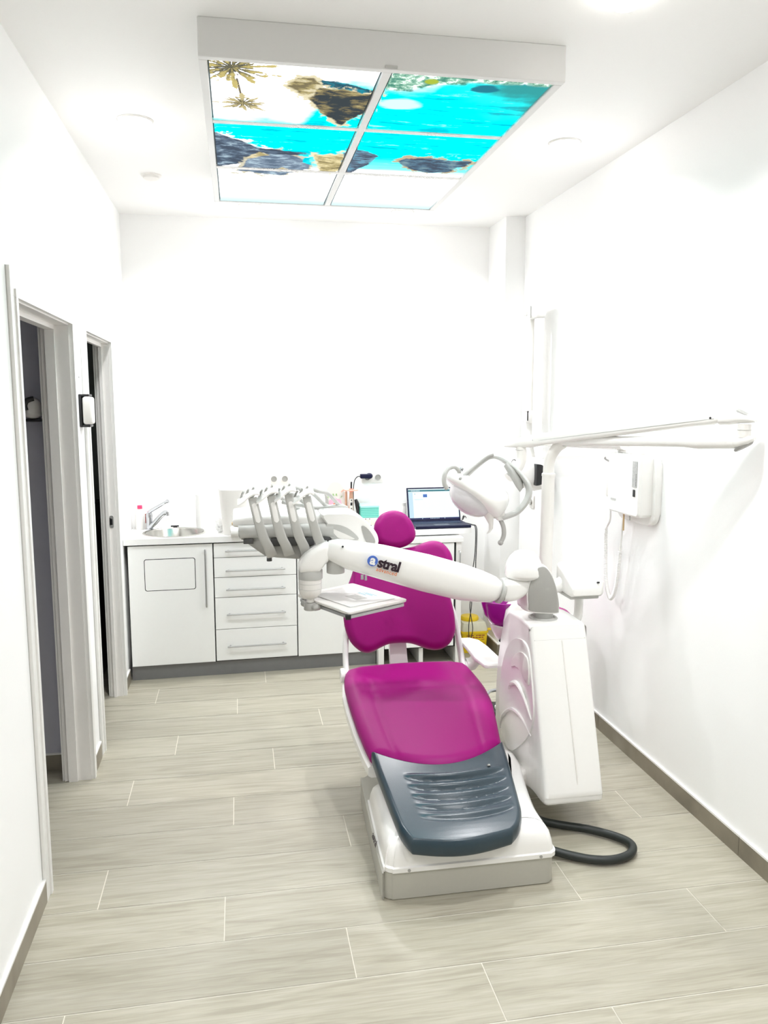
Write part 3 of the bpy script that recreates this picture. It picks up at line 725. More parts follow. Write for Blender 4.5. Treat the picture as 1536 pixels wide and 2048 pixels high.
bm = B(); tube(bm, spline([(.802, YB - .032, 1.192), (.782, YB - .032, 1.190), (.762, YB - .035, 1.165), (.752, YB - .045, 1.11), (.750, YB - .055, 1.06), (.748, YB - .06, 1.00), (.750, YB - .05, .93), (.752, YB - .045, .884)], 7), .0032, 8); finish('cable', bm, BLACK, t)

# arched card with a flower
t = thing('arched_card', 'white arched card with a pink flower and orange centre leaning at the back wall', 'card', (.63, 5.30, .878))
AT = Matrix.Translation((.628, 5.30, .878)) @ Matrix.Rotation(math.radians(-6), 4, 'X')
arch = [(-.056, 0), (.056, 0), (.0585, .215)] + [(.0585 * math.cos(a), .215 + .070 * math.sin(a)) for a in [math.radians(k * 12) for k in range(1, 15)]] + [(-.0585, .215)]
bm = B(); prism(bm, arch, 'y', -.004, .004, .001, 1, AT); finish('card', bm, CREAMP, t, smooth=False)
bm = B(); fl = []
for k in range(72):
    a = 2 * PI * k / 72; rr = .044 + .007 * abs(math.cos(4 * a)); fl.append((rr * math.cos(a) - .004, .128 + rr * math.sin(a)))
prism(bm, fl, 'y', -.0052, -.0038, 0, 1, AT); f = finish('flower', bm, PINKF, t, smooth=False)
bm = B(); prism(bm, [(.0145 * math.cos(2 * PI * k / 24) - .004, .130 + .0145 * math.sin(2 * PI * k / 24)) for k in range(24)], 'y', -.0062, -.005, 0, 1, AT); finish('flower_centre', bm, ORANGE, f, smooth=False)
for i, ch in enumerate('YARR I'):
    if ch == ' ': continue
    bm = B(); a = math.radians(128 - 76 * i / 5); tb = text_bm(ch, .021, .0003, .0004)
    c = Vector((-.004 + .068 * math.cos(a), 0, .124 + .068 * math.sin(a)))
    merge(bm, tb, AT @ facing((c.x, -.0052, c.z), (math.sin(a), 0, -math.cos(a)), (0, -1, 0)) @ Matrix.Translation((-.006, 0, 0)))
    finish('letter', bm, GREENT, t, smooth=False)
# curing light on its stand and companion wand
t = thing('curing_light', 'cream and rose gold curing light with a black tip standing on the worktop', 'dental tool', (.722, 5.27, .878))
bm = B(); tube(bm, [(.722, 5.27, .885), (.724, 5.27, .95), (.726, 5.27, 1.05), (.727, 5.27, 1.108)], lambda s: .021 - .010 * s, 16); finish('handpiece', bm, GOLD, t)
bm = B(); box(bm, .712, .736, 5.247, 5.262, .95, 1.055, .005); pn = finish('control_panel', bm, CREAMP, t)
bm = B(); box(bm, .7185, .7315, 5.2455, 5.2475, 1.010, 1.030, .001); 
for q in (1.045, .990, .975): cyl(bm, (.725, 5.2475, q), (.725, 5.2455, q), .004, n=12)
finish('button', bm, BLACK, pn)
bm = B(); tube(bm, [(.727, 5.27, 1.11), (.728, 5.27, 1.160), (.729, 5.268, 1.163)], .0058, 10); finish('light_tip', bm, BLACK, t)
bm = B(); lathe(bm, [(.012, 1.106), (.046, 1.108), (.046, 1.111), (.012, 1.113)], (.727, 5.27, 0)); cyl(bm, (.727, 5.27, 1.100), (.727, 5.27, 1.120), .014); finish('glare_shield', bm, SALMON, t)
t = thing('curing_light_charger', 'black clipped charger with a red brown foot beside the curing light', 'charger', (.765, 5.285, .878))
bm = B(); tube(bm, spline([(.758, 5.285, 1.045), (.770, 5.285, 1.01), (.776, 5.285, .975), (.776, 5.285, .935)], 5), lambda s: .010 + .006 * math.sin(PI * s), 10); box(bm, .772, .786, 5.277, 5.293, .880, .945, .003); finish('grip', bm, BLACK, t)
bm = B(); box(bm, .754, .772, 5.277, 5.293, .878, .950, .003); finish('foot', bm, DRED, t)
t = thing('spatula_stand', 'rose gold wand with salmon top between the arched card and curing light', 'dental tool', (.690, 5.285, .878))
bm = B(); tube(bm, [(.699, 5.312, .878), (.698, 5.312, 1.095)], .009, 12); finish('shaft', bm, GOLD, t)
bm = B(); tube(bm, spline([(.664, 5.306, 1.094), (.680, 5.310, 1.108), (.698, 5.312, 1.100), (.712, 5.316, 1.104)], 5), .0035, 8); finish('cross_piece', bm, SALMON, t)
# teal boxes on a clear organiser
t = thing('drawer_organiser', 'low white organiser under the teal box', 'organiser', (.842, 5.27, .878))
bm = B(); box(bm, .778, .905, 5.20, 5.35, .878, .930, .004); finish('tray_body', bm, FROST, t)
bm = B(); box(bm, .786, .838, 5.1985, 5.2005, .884, .922, .002); box(bm, .845, .897, 5.1985, 5.2005, .884, .922, .002); fd = finish('front_drawer', bm, CLEARY, t)
bm = B()
for q in (.812, .838): cyl(bm, (q, 5.1985, .925), (q, 5.196, .925), .0035, n=8)
finish('knob', bm, BLACK, fd)
t = thing('teal_box', 'teal striped cardboard box stacked on the white organiser', 'box', (.842, 5.27, .931))
bm = B(); box(bm, .782, .902, 5.205, 5.33, .9305, .998, .002); finish('box_body', bm, TEAL, t, smooth=False)
bm = B(); box(bm, .780, .904, 5.203, 5.332, .998, 1.012, .003); finish('lid', bm, TEALL, t, smooth=False)
bm = B()
for k in range(5): box(bm, .7825, .9015, 5.2042, 5.2052, .9385 + k * .012, .9405 + k * .012)
finish('stripe', bm, TEALL, t, smooth=False)
bm = B(); cyl(bm, (.836, 5.17, .878), (.836, 5.17, .886), .007, bev=.001); box(bm, .826, .846, 5.166, 5.174, .884, .888, .001)
tag(finish('small_clip', bm, BLACK), 'tiny black clip lying before the white organiser', 'clip')
# clutter seen behind the handpieces
t = thing('glove_box', 'white and pale blue box behind the instrument holders', 'box', (.49, 5.28, .878))
bm = B(); box(bm, .43, .545, 5.22, 5.33, .878, 1.03, .002); finish('box_body', bm, PAPER, t, smooth=False)
bm = B(); box(bm, .455, .535, 5.2185, 5.2205, .955, 1.00); box(bm, .46, .52, 5.2185, 5.2205, 1.012, 1.018); finish('print', bm, LBLUE, t, smooth=False)
bm = B(); tube(bm, spline([(.564, 5.268, .879), (.566, 5.265, 1.0), (.560, 5.262, 1.07), (.550, 5.26, 1.085)], 6), lambda s: .016 * (1 - .75 * s), 12)
tag(finish('grey_cone', bm, SGREY), 'grey pointed applicator between the pale blue box and arched card', 'dental tool')
t = thing('cream_box', 'small yellowish carton behind the second instrument holder', 'box', (.27, 5.28, .878))
bm = B(); box(bm, .235, .33, 5.24, 5.32, .878, 1.005, .002); finish('box_body', bm, mat('pale_yellow_card', (.78, .64, .34, 1), .6), t, smooth=False)
# white jar left of the laptop
t = thing('white_jar', 'white plastic jar beside the left edge of the laptop', 'jar', (1.075, 5.33, .878))
bm = B(); lathe(bm, [(.001, .878), (.030, .878), (.032, .882), (.032, .985), (.026, .995), (.001, .995)], (1.08, 5.335, 0)); finish('jar_body', bm, FROST, t)
bm = B(); lathe(bm, [(.030, .985), (.030, 1.012), (.001, 1.014)], (1.08, 5.335, 0)); finish('lid', bm, PLAS2, t)

# laptop
def laptop():
    c = Vector((1.285, 5.10, .878)); t = thing('laptop', 'open dark navy laptop with a lit pale screen on the white worktop', 'laptop', c)
    M = Matrix.Translation(c) @ Matrix.Rotation(math.radians(1.5), 4, 'Z'); w = .362
    bm = B(); box(bm, -w / 2 - .004, w / 2 + .004, -.110, .115, .002, .020, .004, 2, M); finish('base', bm, NAVYB, t, smooth=False)
    bm = B()
    for r in range(5):
        n = 14
        for k in range(n):
            x = -w / 2 + .022 + k * (w - .044) / n; y = -.010 + r * .019
            box(bm, x, x + (w - .044) / n - .003, y, y + .015, .020, .0215, .0005, 1, M)
    lab(finish('keyboard', bm, mat('dark_blue_keys', (.016, .028, .062, 1), .5, spec=.2), t, smooth=False), 'rows of dark blue keys')
    bm = B(); box(bm, -.05, .05, -.085, -.025, .0199, .0206, 0, 1, M); finish('touchpad', bm, mat('navy_touchpad', (.02, .022, .05, 1), .3), t, smooth=False)
    S = M @ Matrix.Translation((0, .112, .016)) @ Matrix.Rotation(math.radians(-17), 4, 'X')
    bm = B(); box(bm, -w / 2, w / 2, -.004, .004, 0, .232, .003, 2, S); sc = finish('screen_frame', bm, NAVYB, t, smooth=False)
    def em(n, col, s): return mat(n, (0, 0, 0, 1), .5, emit=col, estr=s)
    def scr(n, a, b, c_, d, m, o): 
        bm = B(); box(bm, a, b, -.0046 - o, -.004, c_, d, 0, 1, S); return finish(n, bm, m, sc, smooth=False)
    scr('screen', -w / 2 + .010, w / 2 - .010, .026, .222, em('screen_white', srgb(232, 253, 254), 1.15), 0)
    scr('screen_side_panel', -w / 2 + .010, -w / 2 + .040, .026, .200, em('screen_pale_blue', srgb(200, 230, 245), 1.0), .0003)
    scr('screen_toolbar', -w / 2 + .010, w / 2 - .010, .204, .216, em('screen_teal', srgb(40, 120, 132), 1.0), .0003)
    scr('screen_taskbar', -w / 2 + .010, w / 2 - .010, .016, .026, em('screen_navy', srgb(10, 20, 90), 1.0), .0003)
    scr('screen_image', -.070, -.042, .165, .186, em('screen_photo', srgb(60, 110, 190), 1.0), .0005)
    icon = em('screen_icon_white', srgb(210, 235, 245), 1.0)
    for k in range(7):
        bm = B(); box(bm, -w / 2 + .030 + k * .009, -w / 2 + .035 + k * .009, -.0052, -.0045, .207, .213, 0, 1, S); finish('screen_icon', bm, icon, sc, smooth=False)
    for x in [-.028 + k * .011 for k in range(6)] + [-.086, .068]:
        bm = B(); box(bm, x, x + .005, -.0052, -.0045, .019, .023, 0, 1, S); finish('screen_icon', bm, icon, sc, smooth=False)
    bm = B(); box(bm, -w / 2 + .052, -w / 2 + .058, -.0052, -.0045, .186, .191, 0, 1, S); finish('screen_mark', bm, em('screen_grey', srgb(120, 150, 165), 1.0), sc, smooth=False)
    bm = B(); box(bm, -w / 2 + .050, -w / 2 + .108, -.0050, -.0045, .150, .1515, 0, 1, S)
    finish('screen_mark', bm, em('screen_grey', srgb(120, 150, 165), 1.0), sc, smooth=False)
laptop()
t = thing('laptop_cable', 'two black cables hanging from the worktop beside the yellow container', 'cable', (1.50, 5.13, .88))
bm = B(); tube(bm, spline([(1.46, 5.16, .883), (1.480, 5.14, .885), (1.492, 5.06, .888), (1.497, 4.990, .884), (1.497, 4.975, .80), (1.492, 4.98, .68), (1.478, 5.00, .52), (1.492, 5.03, .36), (1.475, 5.03, .22), (1.487, 5.06, .10), (1.494, 5.08, .03)], 7), .0030, 7); finish('cable', bm, BLACK, t)
bm = B(); tube(bm, spline([(1.458, 5.17, .886), (1.484, 5.15, .887), (1.495, 5.06, .890), (1.503, 4.985, .886), (1.502, 4.968, .80), (1.500, 4.975, .66), (1.505, 5.00, .54), (1.478, 5.02, .36), (1.499, 5.02, .20), (1.496, 5.06, .10), (1.505, 5.08, .03)], 7), .0030, 7); finish('cable', bm, BLACK, t)
bm = B(); box(bm, 1.455, 1.480, 5.155, 5.178, .878, .890, .003); finish('connector', bm, BLACK, t)
bm = B(); tube(bm, spline([(1.478, 5.25, .882), (1.488, 5.26, .91), (1.500, 5.27, .92), (1.495, 5.28, .89), (1.51, 5.28, .915), (1.522, 5.29, .90)], 6), .0025, 7)
tag(finish('loose_cable', bm, BLACK), 'short curled black cable behind the laptop corner', 'cable')

# pedestal drawer trolley under the right part of the worktop
def trolley():
    x0, x1, y0, y1 = .850, 1.392, 4.93, 5.30
    t = thing('drawer_pedestal', 'white metal drawer pedestal under the worktop behind the dental chair', 'drawer unit', ((x0 + x1) / 2, 5.1, 0))
    bm = B()
    for x in (x0, x1 - .036): box(bm, x, x + .036, y0, y1, 0.0, .800, .003)
    box(bm, 1.118, 1.146, y0 + .02, y1, 0.0, .12, .002)
    finish('frame', bm, TRIM, t, smooth=False)
    bm = B(); box(bm, x0 - .006, x1 + .008, y0 - .012, y1, .800, .832, .003); finish('top', bm, LAM, t, smooth=False)
    bm = B(); box(bm, x0 + .036, x1 - .036, y0 + .012, y1, .11, .800); finish('inner_body', bm, DARKGAP, t, smooth=False)
    zs = [.795, .655, .515, .375, .245, .115]
    for i in range(5):
        bm = B(); box(bm, x0 + .040, x1 - .050, y0 - .002, y0 + .014, zs[i + 1] + .004, zs[i], .002); finish('drawer', bm, LAM, t, smooth=False)
    bm = B(); tube(bm, spline([(x1 - .016, y0, .740), (x1 - .016, y0 - .022, .736), (x1 - .016, y0 - .024, .70), (x1 - .016, y0 - .022, .58), (x1 - .016, y0, .576)], 5), .005, 8); finish('handle', bm, ALU, t)
trolley()

# yellow sharps container
def sharps():
    c = Vector((1.545, 5.215, 0)); t = thing('sharps_container', 'yellow clinical waste container with clear lid on the floor by the pillar', 'container', c)
    M = Matrix.Translation(c)
    bm = B()
    def rr(a, b, z): return [Vector((x, y, z)) for x, y in rrect(-a, a, -b, b, .02, 5)]
    loft(bm, [rr(.080, .092, .004), rr(.083, .095, .0), rr(.090, .104, .135), rr(.095, .110, .137), rr(.095, .110, .150), rr(.088, .102, .151)], M=M); finish('tub', bm, YELLOW, t)
    bm = B(); loft(bm, [rr(.090, .105, .1505), rr(.091, .106, .160), rr(.078, .092, .205), rr(.070, .085, .208)], M=M); ld = finish('lid', bm, CLEARY, t)
    bm = B(); lathe(bm, [(.062, .2082), (.064, .222), (.058, .234), (.040, .238), (.001, .238)], (c.x - .012, c.y, 0)); finish('flap', bm, YELLOW, ld)
    bm = B(); box(bm, c.x + .088, c.x + .112, c.y - .10, c.y - .08, .152, .166, .003); finish('clip', bm, YELLOW, t)
    bm = B(); rnd = random.Random(3)
    for r in range(7):
        x = -.060
        while x < .060:
            w = rnd.uniform(.008, .022)
            if rnd.random() < .8: box(bm, c.x + x, c.x + min(x + w, .066), c.y - .1036 + .00093 * r - .0006, c.y - .1016 + .00093 * r, .118 - r * .014, .118 - r * .014 + (.006 if r in (0, 1, 4) else .004))
            x += w + .004
    finish('print', bm, DRED, t, smooth=False)
sharps()

# ================================================================== DENTAL CHAIR
def dental_chair():
    t = thing('dental_chair', 'purple upholstered dental chair with a blue grey leg rest on a white base', 'dental chair', (.75, 3.0, 0))
    # --- base: grey plinth and white cover
    def ring(x0, x1, y0, y1, r, z): return [Vector((x, y, z)) for x, y in rrect(x0, x1, y0, y1, r, 7)]
    bm = B(); 
    def pring(s, z):
        P = [(.446 + s, 2.570), (.453 + s, 2.528 + s), (.478, 2.510 + s), (.53, 2.506 + s), (.99, 2.506 + s), (1.038, 2.510 + s), (1.060 - s, 2.532), (1.064 - s, 2.59), (1.075 - s, 2.90), (1.080 - s, 3.15), (1.060 - s, 3.22 - s), (1.00, 3.245 - s), (.56, 3.245 - s), (.492 + s, 3.225 - s), (.474 + s, 3.17)]
        return [p.xy.to_3d() + Vector((0, 0, z)) for p in spline([(a, b, 0) for a, b in P], 3, True)]
    loft(bm, [pring(.004, 0), pring(0, .004), pring(0, .098), pring(.004, .0995)])
    pl = finish('base_plinth', bm, mat('base_plinth_grey', (.46, .45, .40, 1), .42, var=.02), t)
    bm = B()
    def bring(s, z):      # footprint of the cover; flares to the right at the back to carry the unit
        P = [(.454 + s, 2.56 + s), (.460 + s, 2.525 + s), (.482 + s, 2.507 + s), (.53 + s * .3, 2.502 + s), (.99 - s * .6, 2.502 + s), (1.045 - s, 2.507 + s), (1.064 - s, 2.53 + s), (1.066 - s, 2.58), (1.070 - s, 2.70), (1.092 - s * .6, 2.86), (1.118 - s * .35, 3.0), (1.127 - s * .3, 3.10), (1.120 - s * .3, 3.18 - s), (1.06 - s * .2, 3.24 - s), (.90, 3.25 - s), (.62, 3.06 - s), (.53 + s * .4, 3.005 - s), (.482 + s, 2.985 - s), (.472 + s, 2.95 - s)]
        return [p.xy.to_3d() + Vector((0, 0, z)) for p in spline([(a, b, 0) for a, b in P], 3, True)]
    loft(bm, [bring(.0, .099), bring(-.004, .103), bring(-.004, .118), bring(.002, .122), bring(.006, .150), bring(.014, .178), bring(.028, .198), bring(.050, .210), bring(.09, .216), bring(.13, .217)])
    cv = finish('base_cover', bm, PLAS, t)
    for x in (.535, 1.005):
        bm = B(); cyl(bm, (x, 2.4985, .110), (x, 2.4955, .110), .0055, n=12); finish('screw_cap', bm, SGREY, cv)
    bm = B(); merge(bm, text_bm('astral', .036, .0004, .0006), facing((.4435, 2.72, .118), (0, -1, .0), (-1, 0, .25)))
    finish('lettering', bm, BLACKP, cv, smooth=False)
    # --- lift housing under the seat
    bm = B(); loft(bm, [[Vector((x, y, z)) for x, y in rrect(.60, .90, a, b, .04, 5)] for a, b, z in ((2.98, 3.42, .200), (3.02, 3.46, .27), (3.08, 3.52, .345), (3.10, 3.54, .372))])
    finish('lift_housing', bm, PLAS2, t)
    # --- seat and leg rest
    prof = interp([(2.40, .215), (2.45, .235), (2.83, .325), (3.05, .372), (3.27, .415), (3.45, .446), (3.6, .465), (3.8, .49)])
    def smooth(f, w=.06): return lambda y: sum(f(y + w * k / 3.0) for k in range(-3, 4)) / 7.0
    zf = smooth(prof)
    Ls = smooth(interp([(2.80, .500), (2.93, .474), (3.0, .462), (3.15, .448), (3.32, .440), (3.45, .440), (3.56, .452), (3.62, .478), (3.66, .52)]), .03)
    Rs = smooth(interp([(2.80, .995), (2.93, 1.006), (3.0, 1.018), (3.11, 1.040), (3.25, 1.066), (3.37, 1.070), (3.49, 1.058), (3.59, 1.046), (3.62, 1.015), (3.66, .97)]), .03)
    def arc_front(u):
        k = (u - .5) * 2; return 2.818 + .125 * k * k
    def arc_front2(u):
        k = (u - .5) * 2; return 2.838 + .118 * k * k
    def seat_rear(u):
        k = abs((u - .5) * 2); return 3.625 - .030 * max(0, k - .75) / .25
    def crown(u, v, x, y):
        e = .010 * math.sin(PI * min(1, max(0, u)))
        e += -.0035 * math.exp(-((y - 3.36) / .022) ** 2) * (1 if .1 < u < .9 else 0)
        for uc in (.17, .83): e += -.004 * math.exp(-((u - uc) / .022) ** 2) * (1 if v > .25 else max(0, (v - .15) / .1))
        return e
    bm = B(); gridpad(bm, Ls, Rs, seat_rear, arc_front, zf, .075, .050, 60, 80, crown)
    finish('seat_cushion', bm, PURPLE, t)
    Lf = smooth(interp([(2.42, .585), (2.45, .555), (2.475, .532), (2.50, .520), (2.54, .507), (2.62, .499), (2.72, .491), (2.82, .482), (2.95, .476)]), .012)
    Rf = smooth(interp([(2.42, .830), (2.45, .868), (2.475, .895), (2.50, .925), (2.54, .947), (2.58, .961), (2.68, .976), (2.82, .997), (2.95, 1.014)]), .012)
    def foot_front(u):
        k = (u - .5) * 2; return 2.440 + .030 * k * k
    def ridges(u, v, x, y):
        k = (u - .53) * 2; e = 0.0
        m = max(0.0, 1 - (abs(u - .56) / .38) ** 4) if abs(u - .56) < .38 else 0.0
        for i in range(5):
            yc = 2.742 - .050 * i + .045 * k * k
            e += (-.0105 * math.exp(-((y - yc) / .0080) ** 2) + .0085 * math.exp(-((y - yc - .017) / .010) ** 2)) * m * (1.15 - .16 * i)
        return e + .004 * math.sin(PI * u)
    bm = B(); gridpad(bm, Lf, Rf, arc_front2, foot_front, lambda y: zf(y) - .004, .060, .017, 70, 150, ridges)
    lr = lab(finish('leg_rest', bm, NAVY, t), 'blue grey vinyl leg rest with curved grooves')
    bm = B(); cyl(bm, (.905, 2.79, .3165), (.905, 2.795, .3205), .006, n=10); finish('rivet', bm, SGREY, lr)
    # white pan under the pads
    bm = B()
    def pan(d, zo):
        out = []
        ys = [2.93, 2.96, 3.0, 3.06, 3.15, 3.32, 3.45, 3.56, 3.61]
        for y in ys: out.append(Vector(((Lf if y < 2.93 else Ls)(y) - .010 + d, y, zf(y) - zo)))
        for y in reversed(ys): out.append(Vector(((Rf if y < 2.93 else Rs)(y) + .006 - d, y, zf(y) - zo)))
        return out
    loft(bm, [pan(.012, .106), pan(.0, .098), pan(.0, .066), pan(.01, .058)]); finish('seat_pan', bm, PLAS, t)
    # --- backrest
    k = .35; nl = math.sqrt(1 + k * k); V = Vector((0, k / nl, 1 / nl)); Nn = Vector((0, -1 / nl, k / nl)); O = Vector((.742, 3.655, .5))
    out = [(-.170, .008), (-.205, .020), (-.246, .062), (-.268, .120), (-.275, .175), (-.272, .230), (-.262, .280), (-.243, .335), (-.222, .385), (-.214, .425), (-.235, .455), (-.243, .490), (-.222, .520), (-.180, .533), (-.130, .527), (-.080, .512), (-.020, .502), (.040, .503), (.090, .510), (.135, .524), (.180, .533), (.225, .522), (.255, .490), (.272, .450), (.272, .405), (.255, .365), (.240, .335), (.240, .305), (.250, .250), (.260, .190), (.263, .130), (.258, .080), (.235, .035), (.200, .010), (.160, .004), (.120, .012), (.080, .030), (.040, .043), (-.010, .047), (-.060, .044), (-.105, .028), (-.140, .012)]
    dense = [(p.x, p.y) for p in spline([(a, b, 0) for a, b in out], 4, True)]
    def bpos(u, v, w):
        return O + Vector((1, 0, 0)) * u + V * v + Nn * (w + .10 * (abs(u) / .27) ** 2 * .35)
    bm = B(); cushion(bm, dense, bpos, .085, .040); finish('backrest_cushion', bm, PURPLE, t)
    ins = [(a * .93, .30 + (b - .27) * .92) for a, b in dense]
    bm = B(); cushion(bm, ins, lambda u, v, w: bpos(u, v - .02, w - .055), .035, .012, 0, 4); finish('backrest_shell', bm, PLAS, t)
    # --- headrest
    ho = [(-.100, .070), (-.094, .040), (-.066, .012), (-.010, -.004), (.045, .004), (.085, .026), (.104, .056), (.100, .098), (.080, .140), (.045, .172), (-.005, .184), (-.058, .168), (-.090, .132), (-.101, .098)]
    hd = [(p.x, p.y) for p in spline([(a, b, 0) for a, b in ho], 5, True)]
    HO = Vector((.738, 3.800, .982)); k2 = .28; n2 = math.sqrt(1 + k2 * k2); HV = Vector((0, k2 / n2, 1 / n2)); HN = Vector((0, -1 / n2, k2 / n2))
    bm = B(); cushion(bm, hd, lambda u, v, w: HO + Vector((1, 0, 0)) * u + HV * v + HN * (w - .16 * (u * u) * 10 * .1), .075, .036); finish('headrest_cushion', bm, PURPLE, t)
    bm = B(); tube(bm, [HO + HV * .07 - HN * .05, HO + HV * -.05 - HN * .075, HO + HV * -.16 - HN * .10], .014, 12); box(bm, .71, .766, 3.86, 3.885, 1.02, 1.10, .006); finish('headrest_bar', bm, ALU, t)
    # --- back support column, side arms and pivots
    bm = B(); loft(bm, [[Vector((.735 + dx * w, y + dy, z)) for dx, dy in ((-1, -.012), (1, -.012), (1, .02), (-1, .02))] for w, y, z in ((.045, 3.66, .385), (.042, 3.70, .46), (.040, 3.735, .56), (.05, 3.78, .66))])
    finish('back_column', bm, PLAS, t, smooth=False)
    bm = B(); box(bm, .56, .93, 3.60, 3.70, .375, .405, .01); finish('hinge_beam', bm, PLAS2, t)
    for sx, x in ((-1, .470), (1, 1.030)):
        bm = B()
        cen = [(x, 3.60, .425), (x, 3.635, .475), (x - sx * .006, 3.675, .56), (x - sx * .016, 3.705, .64), (x - sx * .03, 3.725, .70)]
        loft(bm, [ering(c, (1, 0, 0), (0, .9, -.35), .013, w, 18, 3) for c, w in zip(spline(cen, 4), [.034 - .0012 * i for i in range(17)])])
        a = finish('back_bracket', bm, PLAS, t)
        bm = B(); cyl(bm, (x + sx * .008, 3.60, .425), (x + sx * .030, 3.60, .425), .034, bev=.005); finish('pivot_cap', bm, PLAS, a)
    bm = B(); cyl(bm, (1.000, 3.745, .640), (1.030, 3.745, .640), .020, n=20, bev=.004); lab(finish('adjust_knob', bm, BLACK, t), 'black adjusting knob')
    # --- right armrest
    bm = B(); rings = []
    for (y, z, w, h) in ((3.44, .478, .040, .006), (3.447, .480, .052, .011), (3.52, .494, .058, .012), (3.60, .520, .052, .012), (3.66, .532, .046, .012), (3.72, .528, .040, .010), (3.735, .526, .030, .005)):
        cx = 1.142 - (y - 3.44) * .28
        rings.append(ering((cx, y, z), (1, 0, 0), (0, -.12, 1), w, h, 32, 5))
    loft(bm, rings); ar = finish('armrest', bm, PLAS, t)
    bm = B(); loft(bm, [ering(c, u, v, a, b, 20, 2.6) for c, u, v, a, b in (((1.045, 3.605, .440), (0, 1, 0), (0, 0, 1), .040, .030), ((1.075, 3.60, .445), (0, 1, 0), (-.3, 0, 1), .036, .026), ((1.095, 3.59, .475), (0, 1, 0), (-1, 0, .6), .036, .024), ((1.105, 3.585, .512), (0, 1, 0), (-1, 0, .2), .040, .026))])
    finish('armrest_support', bm, PLAS2, ar)
dental_chair()

# foot control with its hoop, behind the unit
t = thing('foot_control', 'black foot pedal with a chrome hoop on the floor beyond the chair seat', 'foot pedal', (1.34, 4.06, 0))
bm = B(); lathe(bm, [(.001, 0), (.085, 0), (.088, .006), (.080, .030), (.050, .042), (.001, .046)], (1.345, 4.07, 0)); finish('pedal_base', bm, BLACK, t)
bm = B(); tube(bm, spline([(1.30, 3.98, .03), (1.28, 4.03, .075), (1.32, 4.10, .105), (1.39, 4.12, .105), (1.45, 4.10, .08), (1.46, 4.05, .03)], 6), .009, 10); finish('hoop', bm, CHROME, t)
bm = B(); box(bm, 1.33, 1.40, 3.98, 4.03, .038, .060, .006); finish('toe_plate', bm, PLAS, t)

